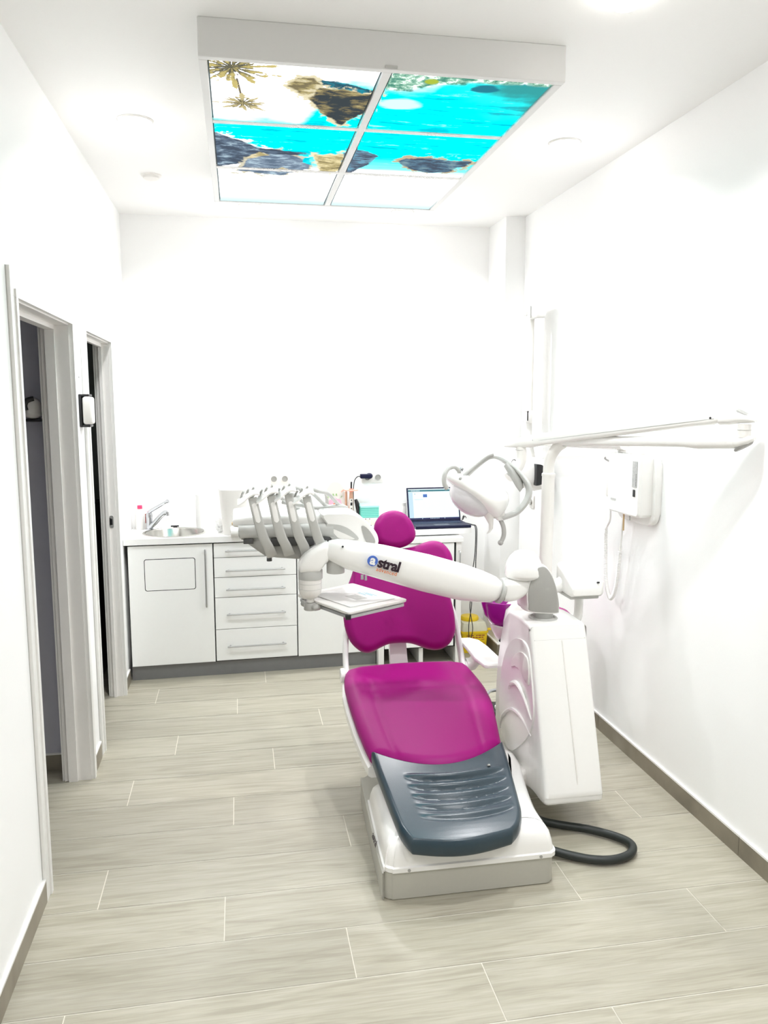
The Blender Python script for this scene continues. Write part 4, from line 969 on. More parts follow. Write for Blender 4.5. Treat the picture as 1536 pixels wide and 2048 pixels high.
# ================================================================== DENTAL UNIT (side pedestal)
def dental_unit():
    t = thing('dental_unit', 'white dental water unit with a purple rinse bowl hung beside the chair', 'dental unit', (1.25, 3.1, 0))
    x0, x1 = 1.128, 1.366
    side = [(2.782, .140), (2.772, .165), (2.792, .24), (2.965, .745), (2.985, .785), (3.02, .800), (3.20, .800), (3.27, .775), (3.33, .70), (3.375, .58), (3.402, .44), (3.410, .28), (3.395, .16), (3.35, .085), (3.20, .060), (2.95, .125), (2.83, .130)]
    dn = [(p.x, p.y) for p in spline([(a, b, 0) for a, b in side], 4, True)]
    bm = B()
    cx = sum(p[0] for p in dn) / len(dn); cz = sum(p[1] for p in dn) / len(dn)
    def rg(x, ins):
        P = [Vector((a, b)) for a, b in dn]; n = len(P); out = []
        for i in range(n):
            d = (P[(i + 1) % n] - P[(i - 1) % n]).normalized(); nn = Vector((-d.y, d.x))
            if nn.dot(Vector((cx, cz)) - P[i]) < 0: nn = -nn
            q = P[i] + nn * ins; out.append(Vector((x, q.x, q.y)))
        return out
    def xo(x): return x
    loft(bm, [rg(x0, .014), rg(x0 + .0025, .0075), rg(x0 + .0075, .0025), rg(x0 + .015, 0), rg(x1 - .015, 0), rg(x1 - .0075, .0025), rg(x1 - .0025, .0075), rg(x1, .014)])
    body = finish('pedestal', bm, PLAS, t)
    # seam down the front, and the raised sweep on the left flank
    bm = B(); tube(bm, [(1.262, 2.776, .158), (1.262, 2.791, .245), (1.256, 2.962, .738)], .003, 6); finish('front_seam', bm, PLAS2, body)
    bm = B(); tube(bm, [(1.14, 2.966, .742), (1.25, 2.966, .742), (1.355, 2.966, .742)], .0022, 6); finish('cap_seam', bm, LGREY, body)
    bm = B()
    prism(bm, [(p.x, p.y) for p in spline([(2.99, .705, 0), (3.09, .715, 0), (3.20, .665, 0), (3.285, .56, 0), (3.325, .42, 0), (3.315, .28, 0), (3.26, .20, 0), (3.16, .20, 0), (3.05, .27, 0), (2.95, .36, 0), (2.91, .46, 0), (2.94, .60, 0)], 5, True)], 'x', x0 - .007, x0 + .01, .005, 3)
    finish('flank_panel', bm, PLAS, body)
    bm = B(); prism(bm, [(p.x, p.y) for p in spline([(2.97, .66, 0), (3.05, .67, 0), (3.13, .63, 0), (3.17, .57, 0), (3.10, .595, 0), (3.02, .58, 0), (2.96, .56, 0)], 5, True)], 'x', x0 - .013, x0 - .004, .005, 3)
    finish('flank_crescent', bm, PLAS2, body)
    bm = B(); tube(bm, spline([(x0 - .008, 2.925, .43), (x0 - .012, 3.00, .50), (x0 - .012, 3.08, .525), (x0 - .010, 3.16, .50), (x0 - .008, 3.20, .46)], 6), lambda s: .002 + .009 * math.sin(PI * s), 8)
    finish('flank_ridge', bm, PLAS, body)
    bm = B(); tube(bm, spline([(x0 - .006, 2.93, .36), (x0 - .010, 3.04, .40), (x0 - .011, 3.16, .385), (x0 - .009, 3.27, .31), (x0 - .006, 3.31, .24)], 6), lambda s: .002 + .007 * math.sin(PI * s), 8)
    finish('flank_ridge', bm, PLAS, body)
    # bracket to the chair base
    bm = B(); box(bm, 1.02, 1.20, 2.98, 3.30, .115, .185, .02, 3); finish('mounting_arm', bm, PLAS2, t)
    # pivot collar on top
    bm = B(); lathe(bm, [(.062, .790), (.060, .806), (.052, .808), (.044, .804), (.040, .806), (.040, .836), (.001, .836)], (1.222, 3.085, 0), n=36); finish('pivot_collar', bm, LGREY, t)
    # cuspidor
    bm = B(); loft(bm, [ering(c, (1, 0, 0), (0, 1, 0), a, b, 24, 2.4) for c, a, b in (((1.215, 3.30, .70), .085, .085), ((1.21, 3.32, .78), .070, .075), ((1.235, 3.33, .84), .045, .06), ((1.25, 3.33, .875), .040, .05), ((1.252, 3.33, .885), .030, .04))])
    finish('bowl_column', bm, PLAS, t)
    bc = (1.172, 3.42)
    bm = B(); lathe(bm, [(.001, .668), (.035, .670), (.070, .690), (.098, .735), (.112, .790), (.114, .803), (.110, .805), (.106, .798), (.092, .740), (.062, .700), (.030, .684), (.001, .682)], (bc[0], bc[1], 0), n=48); bo = finish('rinse_bowl', bm, PURPG, t)
    bm = B(); lathe(bm, [(.001, .600), (.030, .603), (.056, .622), (.076, .660), (.084, .690), (.082, .693), (.060, .680), (.001, .664)], (bc[0] + .015, bc[1] - .005, 0), n=40); finish('bowl_holder', bm, PLAS2, t)
    bm = B(); loft(bm, [ering(c, (0, 1, 0), (.4, 0, 1), a, b, 18) for c, a, b in (((bc[0] + .02, bc[1] - .02, .640), .05, .035), ((1.21, 3.36, .60), .07, .05), ((1.23, 3.30, .56), .08, .06))]); finish('bowl_arm', bm, PLAS2, t)
    bm = B(); ball(bm, (bc[0] - .035, bc[1] - .045, .622), .007, .007, .007, nu=12, nv=8); tube(bm, [(bc[0] - .035, bc[1] - .045, .622), (bc[0] + .05, bc[1] - .06, .578)], .003, 6); finish('valve_knob', bm, BLACK, t)
    bm = B(); tube(bm, spline([(1.235, 3.34, .86), (1.225, 3.36, .89), (1.20, 3.385, .895), (1.180, 3.40, .870)], 6), .006, 10); finish('water_spout', bm, CHROME, t)
    for k in range(2):
        bm = B(); ball(bm, (1.185 + .03 * k, 3.455 - .0 * k, .797 + .0 * k), .006, .006, .006, nu=12, nv=8); finish('bowl_pin', bm, PLAS, bo)
    # assistant module on its swan neck
    bm = B(); tube(bm, spline([(1.345, 3.20, .745), (1.40, 3.20, .735), (1.425, 3.20, .765), (1.428, 3.20, .82), (1.428, 3.20, .885)], 7), .019, 16); finish('assistant_post', bm, PLAS, t)
    bm = B(); ms = []
    for (y, zt, zb, xa, xb) in ((3.05, .925, .895, 1.335, 1.46), (3.07, .955, .885, 1.325, 1.478), (3.13, .975, .882, 1.33, 1.478), (3.20, .995, .882, 1.335, 1.468), (3.24, 1.0, .885, 1.34, 1.455), (3.26, .995, .90, 1.35, 1.445)):
        ms.append([Vector((a, y, b)) for a, b in rrect(xa, xb, zb, zt, min(.018, (zt - zb) * .4), 4)])
    loft(bm, ms); am = finish('assistant_module', bm, PLAS, t)
    bm = B(); cyl(bm, (1.446, 3.062, .945), (1.448, 3.052, .947), .004, n=10); finish('module_button', bm, BLACK, am)
    bm = B(); box(bm, 1.335, 1.462, 3.075, 3.235, .872, .886, .006); finish('module_base', bm, LGREY, am)
    # horizontal strut from the module back to the column
    bm = B(); loft(bm, [ering(c, (0, 1, 0), (0, 0, 1), a, b, 18, 2.5) for c, a, b in (((1.27, 3.20, .885), .030, .022), ((1.31, 3.20, .900), .030, .026), ((1.345, 3.18, .920), .036, .034))]); box(bm, 1.245, 1.285, 3.17, 3.23, .795, .90, .012); finish('module_strut', bm, PLAS, am)
dental_unit()

# supply hose looping over the floor
bm = B(); tube(bm, spline([(1.118, 2.86, .06), (1.15, 2.86, .035), (1.22, 2.84, .022), (1.32, 2.79, .020), (1.405, 2.715, .020), (1.43, 2.655, .020), (1.395, 2.60, .020), (1.32, 2.575, .020), (1.24, 2.590, .020), (1.16, 2.635, .022), (1.105, 2.668, .03), (1.082, 2.68, .045)], 9), .0158, 16)
tag(finish('supply_hose', bm, RUBBER), 'thick black hose looping over the floor right of the chair base', 'hose')

# stool behind the unit
t = thing('operator_stool', 'purple rounded stool mostly hidden behind the white dental unit', 'stool', (1.53, 3.84, 0))
sc = (1.525, 3.84)
bm = B(); lathe(bm, [(.001, .500), (.130, .502), (.160, .515), (.168, .545), (.158, .585), (.120, .622), (.070, .640), (.001, .648)], (sc[0], sc[1], 0), n=44); finish('seat_cushion', bm, PURPLE, t)
bm = B(); cyl(bm, (sc[0], sc[1], .10), (sc[0], sc[1], .50), .025, .022, n=20); finish('gas_column', bm, CHROME, t)
for k in range(5):
    a = 2 * PI * k / 5 + .3; d = Vector((math.cos(a), math.sin(a), 0)); c = Vector((sc[0], sc[1], 0))
    bm = B(); tube(bm, [c + Vector((0, 0, .11)), c + d * .10 + Vector((0, 0, .105)), c + d * .21 + Vector((0, 0, .07))], lambda s: .022 - .006 * s, 12); lg = finish('leg', bm, ALU, t)
    bm = B(); cyl(bm, c + d * .215 + Vector((-d.y * .012, d.x * .012, .026)), c + d * .215 - Vector((-d.y * .012, d.x * .012, -.026)), .026, n=18, bev=.003); finish('caster', bm, BLACK, lg)

# ================================================================== DELIVERY ARM, CONSOLE, TRAY
def delivery_arm():
    t = thing('delivery_arm', 'white swinging arm with a blue and black printed name from unit to instrument console', 'arm', (1.22, 3.085, .836))
    Yc = 3.08
    prof = [(.318, 1.108, .004), (.322, 1.109, .022), (.335, 1.110, .036), (.364, 1.1055, .0465), (.420, 1.089, .0575), (.538, 1.061, .067), (.720, 1.009, .075), (.865, .967, .073), (.950, .944, .064), (1.000, .932, .053), (1.022, .926, .041), (1.032, .924, .030), (1.036, .923, .012)]
    dx = Vector((.96, 0, -.28)).normalized(); vz = Vector((.28, 0, .96)).normalized()
    rings = []
    for x, z, h in prof:
        fy = interp([(.3, 3.13), (.5, 3.09), (1.04, Yc)])(x)
        rings.append(ering((x, fy, z), (0, 1, 0), vz, min(h * 1.0, .058) if h > .02 else h, h, 36, 2.5))
    bm = B(); loft(bm, rings); ma = finish('arm_shell', bm, PLAS, t, ang=50)
    bm = B(); tube(bm, [(.34, 3.118, 1.066), (.42, 3.10, 1.036), (.538, 3.085, .997), (.72, 3.08, .938), (.865, 3.08, .898), (1.0, 3.08, .882)], .007, 8); finish('underside_strip', bm, MGREY, ma)
    bm = B()
    cyl(bm, (.462, 3.05, 1.000), (.462, 3.05, 1.018), .006, n=12); cyl(bm, (.476, 3.05, .996), (.476, 3.05, 1.014), .005, n=12); finish('release_screw', bm, CHROME, ma)
    bm = B(); cyl(bm, (.388, 3.066, 1.128), (.388, 3.060, 1.130), .004, n=10); finish('screw_hole', bm, BLACK, ma)
    # printed name, following the arm's slope on its front face
    yf = Yc - .0590
    R = Vector((.957, 0, -.290)); Nv = Vector((0, -1, 0)); 
    def pt(x, z): return Vector((x, yf, z))
    bm = B(); merge(bm, text_bm('strál'.replace('á', 'a'), .056, .0005, .0021, 0, .93), facing(pt(.5150, 1.0550), R, Nv)); finish('name_print', bm, BLACKP, ma, smooth=False)
    bm = B(); c = pt(.4985, 1.077); cyl(bm, c + Vector((0, .004, 0)), c - Vector((0, .0004, 0)), .0205, n=36); rd = lab(finish('round_emblem', bm, BLUEP, ma), 'round blue emblem holding a white letter a')
    bm = B(); merge(bm, text_bm('a', .050, .0005, .0018), facing(pt(.4855, 1.0675) - Vector((0, .0007, 0)), R, Nv)); finish('emblem_letter', bm, PLAS, rd, smooth=False)
    bm = B(); merge(bm, text_bm('advanced', .0205, .0005, .0002, 0, 1.12), facing(pt(.5105, 1.0385), R, Nv)); finish('subtitle_print', bm, ORANGEP, ma, smooth=False)
    # elbow at the right end
    bm = B(); lathe(bm, [(.050, -.004), (.053, 0), (.053, .010), (.048, .014)], (1.030, Yc, .925), (.96, 0, -.28), 36); finish('joint_ring', bm, LGREY, t)
    bm = B(); eb = []
    for x, zt, zb, w in ((1.040, .970, .886, .044), (1.062, .971, .883, .048), (1.090, .971, .887, .050), (1.115, .970, .898, .050), (1.138, .969, .915, .048), (1.152, .968, .936, .042)):
        eb.append([Vector((x, Yc + a, b)) for a, b in rrect(-w, w, zb, zt, min(.022, (zt - zb) * .45), 5)])
    loft(bm, eb); finish('elbow', bm, PLAS, t)
    # domed pivot
    bm = B(); lathe(bm, [(.001, .968), (.058, .968), (.068, .974), (.076, .982), (.078, .990), (.076, 1.010), (.070, 1.036), (.058, 1.060), (.040, 1.078), (.020, 1.086), (.001, 1.088)], (1.135, 3.09, 0), n=48); finish('pivot_dome', bm, PLAS, t)
    # grey faced cowl carrying the arm
    def cowl(y, s, dz=0):
        P = [(1.131, .93), (1.134, .87), (1.140, .842), (1.200, .832), (1.262, .828), (1.270, .840), (1.268, .880), (1.252, .950), (1.230, 1.000), (1.205, 1.030), (1.178, 1.032), (1.155, 1.016), (1.146, .985)]
        c = Vector((1.20, .93)); out = []
        for p in spline([(a, b, 0) for a, b in P], 4, True):
            q = Vector((p.x, p.y)); q = c + (q - c) * s; out.append(Vector((q.x, y, q.y + dz)))
        return out
    bm = B(); loft(bm, [cowl(3.030, .93), cowl(3.036, 1.0), cowl(3.10, 1.03), cowl(3.150, 1.02), cowl(3.175, .92), cowl(3.185, .75)]); cw_ = finish('cowl', bm, PLAS, t)
    bm = B(); loft(bm, [cowl(3.024, .88), cowl(3.026, .93), cowl(3.036, .955)]); finish('cowl_face', bm, SGREY, cw_)
    bm = B(); loft(bm, [ering((1.203, 3.10, z), (1, 0, 0), (0, 1, 0), a, b, 28, 3) for z, a, b in ((.832, .052, .050), (.836, .064, .062), (.862, .068, .066), (.866, .064, .062))]); finish('cowl_collar', bm, PLAS, t)
    # left end: bracket carrying the console
    bm = B(); br = []
    for x, zt, zb, w in ((.222, 1.055, 1.028, .030), (.228, 1.072, 1.022, .042), (.245, 1.094, 1.022, .050), (.270, 1.114, 1.022, .054), (.300, 1.130, 1.026, .055), (.322, 1.140, 1.052, .052), (.336, 1.140, 1.062, .044)):
        br.append([Vector((x, 3.135 + a, b)) for a, b in rrect(-w, w, zb, zt, min(.024, (zt - zb) * .42), 5)])
    loft(bm, br); finish('console_bracket', bm, PLAS, t)
    bm = B(); cyl(bm, (.268, 3.135, .992), (.268, 3.135, 1.030), .048, n=36, bev=.003); finish('bracket_ring', bm, LGREY, t)
    bm = B(); cyl(bm, (.368, 3.135, 1.012), (.368, 3.135, 1.062), .036, n=32, bev=.003); finish('bracket_boss', bm, LGREY, t)
    bm = B(); lathe(bm, [(.0455, .993), (.0455, .952), (.042, .932), (.030, .918), (.018, .913), (.016, .912), (.016, .898), (.001, .898)], (.266, 3.135, 0), n=36); finish('bottle_cup', bm, FROST, t)
    bm = B()
    for z in (.976, .954): tube(bm, [(.266 + .0457 * math.cos(2 * PI * k / 36), 3.135 + .0457 * math.sin(2 * PI * k / 36), z) for k in range(36)], .0008, 6, closed=True)
    finish('cup_rib', bm, LGREY, t)
delivery_arm()

def tray():
    t = thing('instrument_tray', 'square white instrument tray with a metal rim hung under the console', 'tray', (.435, 3.17, .885))
    cs = [Vector((.474, 3.413)), Vector((.646, 3.089)), Vector((.391, 2.93)), Vector((.225, 3.25))]
    def rg(ins, z):
        c = sum(cs, Vector((0, 0))) / 4; out = []
        for i in range(4):
            p = cs[i]; a = (cs[i - 1] - p).normalized(); b = (cs[(i + 1) % 4] - p).normalized(); q = p + (a + b) * ins
            for k in range(5):
                s = k / 4; r = .012; u = q + a * r * (1 - s) ** 2 + b * r * s ** 2; out.append(Vector((u.x, u.y, z)))
        return out
    bm = B(); loft(bm, [rg(.010, .874), rg(.004, .875), rg(.004, .886), rg(.010, .8862), rg(.010, .8935)]); finish('tray_rail', bm, ALU, t, smooth=False)
    bm = B(); loft(bm, [rg(.004, .890), rg(-.002, .894), rg(-.003, .902), rg(.000, .904), rg(.006, .9035), rg(.012, .9005), rg(.016, .900)]); finish('tray_liner', bm, PLAS2, t)
    bm = B(); d = (cs[2] - cs[3]).normalized(); e = cs[3] + d * .11
    box(bm, -.055, .055, -.022, .016, .868, .894, .012, 3, Matrix.Translation((e.x - .004, e.y - .004, 0)) @ Matrix.Rotation(math.atan2(d.y, d.x), 4, 'Z')); cyl(bm, (.266, 3.135, .866), (.266, 3.135, .897), .026, n=24, bev=.003)
    finish('tray_clamp', bm, MGREY, t)
    bm = B(); c2 = cs[2]; box(bm, c2.x - .012, c2.x + .010, c2.y - .003, c2.y + .012, .873, .893, .003); finish('corner_cap', bm, BLACK, t)
    # paper lying on the tray, a thing of its own
    ang = math.atan2(-.324, .172)
    M = Matrix.Translation((.445, 3.165, .9012)) @ Matrix.Rotation(ang, 4, 'Z')
    p = thing('tray_paper', 'white paper sheet with pale blue print lying on the instrument tray', 'paper', (.445, 3.165, .9012))
    bm = B(); box(bm, -.145, .120, -.105, .115, 0, .0012, 0, 1, M); finish('sheet', bm, PAPER, p, smooth=False)
    bm = B()
    for k, (a, b) in enumerate(((-.05, .005), (-.055, -.01), (-.02, .03), (-.05, .02), (-.035, .04))): box(bm, a, b, .055 + k * .0075, .058 + k * .0075, .0012, .0016, 0, 1, M)
    finish('blue_print', bm, LBLUE, p, smooth=False)
    bm = B(); box(bm, -.035, .05, -.02, .032, .0012, .0016, 0, 1, M); finish('grey_picture', bm, mat('pale_grey_print', (.62, .62, .60, 1), .7, var=.25, bscale=40), p, smooth=False)
tray()

def console():
    KM = Matrix.Translation((.212, 3.262, 1.178)) @ Matrix.Scale(1.05, 4) @ Matrix.Translation((-.20, -3.10, -1.20))
    def finish(name, bm, m, parent=None, **k): return FIN(name, bm, m, parent, M=KM, **k)
    t = thing('instrument_console', 'white and grey instrument console with four curved tool holders', 'dental console', (.17, 3.16, 1.10))
    # white deck and silver front
    bm = B(); loft(bm, [[Vector((x, a, b)) for a, b in rrect(3.03, 3.33, zb, zt, r, 5)] for x, zb, zt, r in ((-.030, 1.225, 1.245, .008), (-.026, 1.218, 1.252, .014), (.02, 1.210, 1.258, .018), (.30, 1.208, 1.258, .018), (.42, 1.20, 1.262, .018))]); finish('deck', bm, PLAS, t)
    bm = B(); cyl(bm, (-.034, 3.075, 1.226), (-.024, 3.075, 1.226), .006, n=12); finish('deck_button', bm, CREAMY, t)
    bm = B(); loft(bm, [[Vector((x, a, b)) for a, b in rrect(3.000, 3.10, 1.176 + dz, 1.226, .020, 5)] for x, dz in ((-.010, .012), (-.004, .0), (.31, -.002), (.345, -.012))]); finish('front_band', bm, LGREY, t)
    # underside hull
    bm = B(); hull = []
    for x, zb, y0, y1 in ((.000, 1.168, 3.05, 3.28), (.030, 1.148, 3.02, 3.29), (.085, 1.108, 3.01, 3.29), (.13, 1.098, 3.01, 3.29), (.20, 1.090, 3.015, 3.29), (.225, 1.088, 3.02, 3.28), (.34, 1.120, 3.03, 3.28)):
        hull.append([Vector((x, a, b)) for a, b in rrect(y0, y1, zb, 1.19, .022, 5)])
    loft(bm, hull); hl = finish('hull', bm, SGREY, t)
    bm = B(); cyl(bm, (.104, 3.06, 1.080), (.104, 3.06, 1.108), .010, n=16); finish('hose_stub', bm, DGREY, hl)
    bm = B(); box(bm, .085, .215, 3.006, 3.03, 1.148, 1.160, .003); finish('hull_lip', bm, LGREY, hl)
    # dark recesses between the holders
    for x in (.008, .108, .172, .236, .300):
        bm = B(); box(bm, x, x + .036, 3.004, 3.045, 1.146 if x > .05 else 1.158, 1.177, .002); finish('recess', bm, DGREY, t)
    # four curved holders
    for i, (xb, xt) in enumerate(((.112, .042), (.178, .110), (.243, .174), (.310, .240))):
        zt = 1.335 + (.006 if i == 1 else 0) + (.010 if i == 2 else 0)
        path = spline([(xb + .004, 3.035, 1.100), (xb - .004, 2.998, 1.122), (xb - .014, 2.978, 1.150), (xb - .030, 2.965, 1.185), (xb - .045, 2.958, 1.235), (xt + .012, 2.960, 1.290), (xt + .002, 2.968, zt)], 7)
        bm = B(); rings = []
        for j, p in enumerate(path):
            s = j / (len(path) - 1); w = .024 - .006 * s
            rings.append(ering(p, (1, 0, .18), (0, 1, 0), w * .86, .0075, 20, 3.2))
        loft(bm, rings); h = finish('tool_holder', bm, LGREY, t)
        # light groove window in the upper part
        bm = B(); q0, q1 = path[int(len(path) * .70)], path[int(len(path) * .90)]
        dd = (q1 - q0).normalized(); pts = [q0 + Vector((0, -.0085, 0)), (q0 + q1) / 2 + Vector((0, -.0090, 0)), q1 + Vector((0, -.0085, 0))]
        rings = [ering(p, (1, 0, .18), (0, 1, 0), a, .0012, 14, 2.5) for p, a in zip([pts[0] - dd * .006, pts[0], pts[1], pts[2], pts[2] + dd * .004], (.003, .009, .0095, .008, .003))]
        loft(bm, rings); finish('holder_window', bm, PLAS, h)
        # wavy saddle on top
        bm = B(); sp = []
        for k in range(15):
            s = k / 14; x = xt - .052 + .080 * s; z = zt - .010 + .026 * math.sin(-.9 + 3.0 * s) * (1 if s > .25 else .7) - .004
            sp.append([Vector((x, 2.945, z)), Vector((x, 2.945, z + .006)), Vector((x, 2.985, z + .018)), Vector((x, 3.020, z + .018)), Vector((x, 3.020, z + .012)), Vector((x, 2.985, z + .012))])
        loft(bm, sp); finish('saddle', bm, PLAS, h)
        bm = B()
        for k, (a, l) in enumerate(((-.042, .030), (-.024, .036), (-.004, .042))):
            tube(bm, [(xt + a, 3.010, zt - .012 + .006 * k), (xt + a + .008, 2.995, zt + .012 + .008 * k), (xt + a + .014, 2.985, zt + .022 + .008 * k)], .004, 8)
        finish('roller', bm, LGREY, h)
    # right-hand white wing with grey inlays
    wing = [(.30, 1.262), (.36, 1.266), (.40, 1.265), (.44, 1.252), (.475, 1.228), (.502, 1.198), (.517, 1.168), (.514, 1.140), (.47, 1.130), (.40, 1.150), (.345, 1.170), (.325, 1.215)]
    wd_ = [(p.x, p.y) for p in spline([(a, b, 0) for a, b in wing], 4, True)]
    bm = B(); c = Vector((.42, 1.20))
    def wr(y, s): return [Vector((c.x + (a - c.x) * s, y, c.y + (b - c.y) * s)) for a, b in wd_]
    loft(bm, [wr(3.005, .93), wr(3.012, 1.0), wr(3.20, 1.0), wr(3.29, .92), wr(3.30, .8)]); w = finish('wing', bm, PLAS, t)
    def inlay(pts, m, nm, d=.0025):
        q = [(p.x, p.y) for p in spline([(a, b, 0) for a, b in pts], 4, True)]
        bm = B(); prism(bm, q, 'y', 3.005 - d, 3.010, .001, 1); return finish(nm, bm, m, w)
    inlay([(.318, 1.222), (.340, 1.224), (.376, 1.218), (.410, 1.200), (.438, 1.172), (.435, 1.162), (.39, 1.160), (.345, 1.165), (.330, 1.18)], LGREY, 'inlay_panel')
    inlay([(.340, 1.205), (.375, 1.192), (.410, 1.175), (.425, 1.165), (.40, 1.163), (.36, 1.172)], PLAS2, 'inlay_swirl', .0035)
    inlay([(.452, 1.212), (.472, 1.207), (.496, 1.176), (.505, 1.150), (.485, 1.142), (.466, 1.160)], SGREY, 'end_panel')
    # hoses from the holder tops back to the deck
    for i, (xt, zt, x2) in enumerate(((.055, 1.345, .20), (.125, 1.348, .26), (.190, 1.362, .33), (.262, 1.352, .385))):
        bm = B(); tube(bm, spline([(xt - .02, 3.00, zt - .02), (xt, 3.01, zt + .004), (xt + .03, 3.03, zt - .004), ((xt + x2) / 2 + .015, 3.10, (zt + 1.28) / 2 + .012), (x2, 3.18, 1.277), (x2 + .03, 3.22, 1.262)], 7), .0078, 10)
        finish('hose', bm, LGREY, t)
    bm = B(); tube(bm, spline([(.16, 3.10, 1.30), (.22, 3.13, 1.285), (.30, 3.15, 1.268), (.38, 3.17, 1.270), (.42, 3.20, 1.262)], 6), .007, 10); finish('hose', bm, LGREY, t)
console()

# ================================================================== DENTAL LAMP
def lamp():
    t = thing('dental_lamp', 'white dental operating lamp on a folding arm and tall pole above the chair', 'lamp', (1.29, 3.25, .80))
    bm = B(); cyl(bm, (1.292, 3.25, .792), (1.295, 3.25, 1.378), .0285, .0270, n=28); finish('pole', bm, PLAS2, t)
    bm = B(); tube(bm, spline([(1.295, 3.25, 1.378), (1.296, 3.25, 1.42), (1.302, 3.24, 1.46), (1.318, 3.22, 1.495), (1.335, 3.195, 1.515)], 7), lambda s: .0235 - .001 * s, 20); lathe(bm, [(.0285, 1.372), (.0285, 1.382), (.024, 1.386)], (1.295, 3.25, 0)); finish('pole_neck', bm, PLAS2, t)
    # lower arm
    a0, a1 = Vector((1.33, 3.20, 1.522)), Vector((1.730, 2.578, 1.546)); d = (a1 - a0).normalized(); u = Vector((0, 0, 1)).cross(d).normalized(); v = d.cross(u)
    bm = B(); loft(bm, [ering(a0 + (a1 - a0) * s, u, v, w, h_, 24, 2.6) for s, w, h_ in ((-.02, .012, .010), (0, .022, .020), (.55, .022, .020), (.72, .023, .021), (.80, .027, .028), (.98, .027, .026), (1.0, .022, .020))]); la = finish('lower_arm', bm, PLAS, t)
    bm = B(); M = facing(a0 + d * .03 + Vector((0, 0, .021)), d, Vector((0, 0, 1)) - d * .25); lathe(bm, [(.001, .004), (.022, .004), (.024, .001), (.024, -.004), (.001, -.004)], (0, 0, 0)); bmesh.ops.transform(bm, matrix=M @ Matrix.Diagonal((1.7, 1, 1, 1)), verts=bm.verts); finish('arm_cap', bm, LGREY, la)
    # far elbow
    ec = Vector((1.738, 2.565, 0))
    bm = B(); cyl(bm, ec + Vector((0, 0, 1.560)), ec + Vector((0, 0, 1.606)), .0225, n=28); finish('elbow_pin', bm, PLAS2, t)
    bm = B(); tube(bm, [ec + Vector((.0226 * math.cos(2 * PI * k / 32), .0226 * math.sin(2 * PI * k / 32), 1.586)) for k in range(32)], .001, 6, closed=True); finish('elbow_seam', bm, MGREY, t)
    def nose(c, zs, zo, capz):
        bm = B(); rings = []
        for s, w, zt, zb in ((-.085, .026, .022, -.022), (-.05, .027, .024, -.022), (-.015, .026, .022 if zs > 0 else .016, -.016 if zs > 0 else -.024), (.022, .022, .010 if zs > 0 else .018, -.016 if zs > 0 else -.012), (.038, .012, -.004 if zs > 0 else .014, -.014 if zs > 0 else .002)):
            cc = c + d * s; rings.append(ering(cc + Vector((0, 0, (zt + zb) / 2)), u, (0, 0, 1), w, (zt - zb) / 2, 24, 2.6))
        loft(bm, rings); n_ = finish('elbow_nose', bm, PLAS, t)
        bm = B(); nn = (Vector((0, 0, 1)) + d * .55) if zs > 0 else (Vector((0, 0, -1)) + d * .55)
        M = facing(c + d * .002 + Vector((0, 0, capz)), d, nn); lathe(bm, [(.001, .003), (.016, .003), (.018, 0), (.018, -.006), (.001, -.006)], (0, 0, 0)); bmesh.ops.transform(bm, matrix=M @ Matrix.Diagonal((2.0, 1, 1, 1)), verts=bm.verts); finish('nose_cap', bm, SGREY, n_)
    nose(Vector((1.738, 2.565, 1.626)), 1, 0, .015)
    nose(Vector((1.738, 2.565, 1.548)), -1, 0, -.021)
    # upper spring arm back to the lamp head
    b0, b1 = Vector((1.245, 3.285, 1.523)), Vector((1.683, 2.652, 1.628)); d2 = (b1 - b0).normalized(); u2 = Vector((0, 0, 1)).cross(d2).normalized(); v2 = d2.cross(u2)
    bm = B(); loft(bm, [ering(b0 + (b1 - b0) * s, u2, v2, w, h_, 24, 3.0) for s, w, h_ in ((-.03, .012, .010), (-.015, .021, .025), (.01, .023, .028), (.06, .022, .025), (.9, .021, .0225), (.985, .022, .025), (1.01, .020, .021), (1.03, .012, .010))]); ua = finish('upper_arm', bm, PLAS, t)
    for s, oy in ((.0, 0), (.985, 0)):
        bm = B(); c = b0 + (b1 - b0) * s - u2 * 0.0; sgn = 1 if (u2.y < 0) else -1
        cyl(bm, c + u2 * sgn * .0215, c + u2 * sgn * .0235, .0038, n=12); finish('arm_pin', bm, BLACK, ua)
    bm = B(); tube(bm, [b0 + u2 * (1 if u2.y < 0 else -1) * .0205 - v2 * .004, b1 + u2 * (1 if u2.y < 0 else -1) * .0205 - v2 * .004], .0018, 6); finish('arm_groove', bm, LGREY, ua)
    # head joint
    hc = Vector((1.178, 3.335, 1.508)); dh = (b0 - hc); dh.z = 0; dh.normalize(); uh = Vector((0, 0, 1)).cross(dh)
    bm = B(); loft(bm, [ering(hc + dh * s + Vector((0, 0, z)), uh, (0, 0, 1), w, hgt, 24, 2.4) for s, w, hgt, z in ((-.050, .008, .004, -.012), (-.030, .018, .010, -.008), (.0, .024, .019, 0), (.035, .025, .025, .006), (.075, .024, .027, .010), (.095, .020, .022, .012))]); finish('head_joint', bm, PLAS, t)
    bm = B(); tube(bm, spline([(1.196, 3.325, 1.495), (1.200, 3.322, 1.462), (1.196, 3.320, 1.430), (1.178, 3.315, 1.400), (1.152, 3.308, 1.376), (1.135, 3.304, 1.362)], 7), .0215, 20); nk = finish('head_neck', bm, PLAS2, t)
    bm = B(); tube(bm, [(1.196 + .0222 * math.cos(2 * PI * k / 30), 3.325 + .0222 * math.sin(2 * PI * k / 30), 1.480) for k in range(30)], .0012, 6, closed=True); finish('neck_seam', bm, LGREY, nk)
    # lamp head: a shell with a downward dome
    ax = Vector((.245, 0, -.17)).normalized(); up = Vector((.17, 0, .245)).normalized(); yy = Vector((0, 1, 0)); C = Vector((.985, 3.30, 1.300))
    bm = B(); rings = []
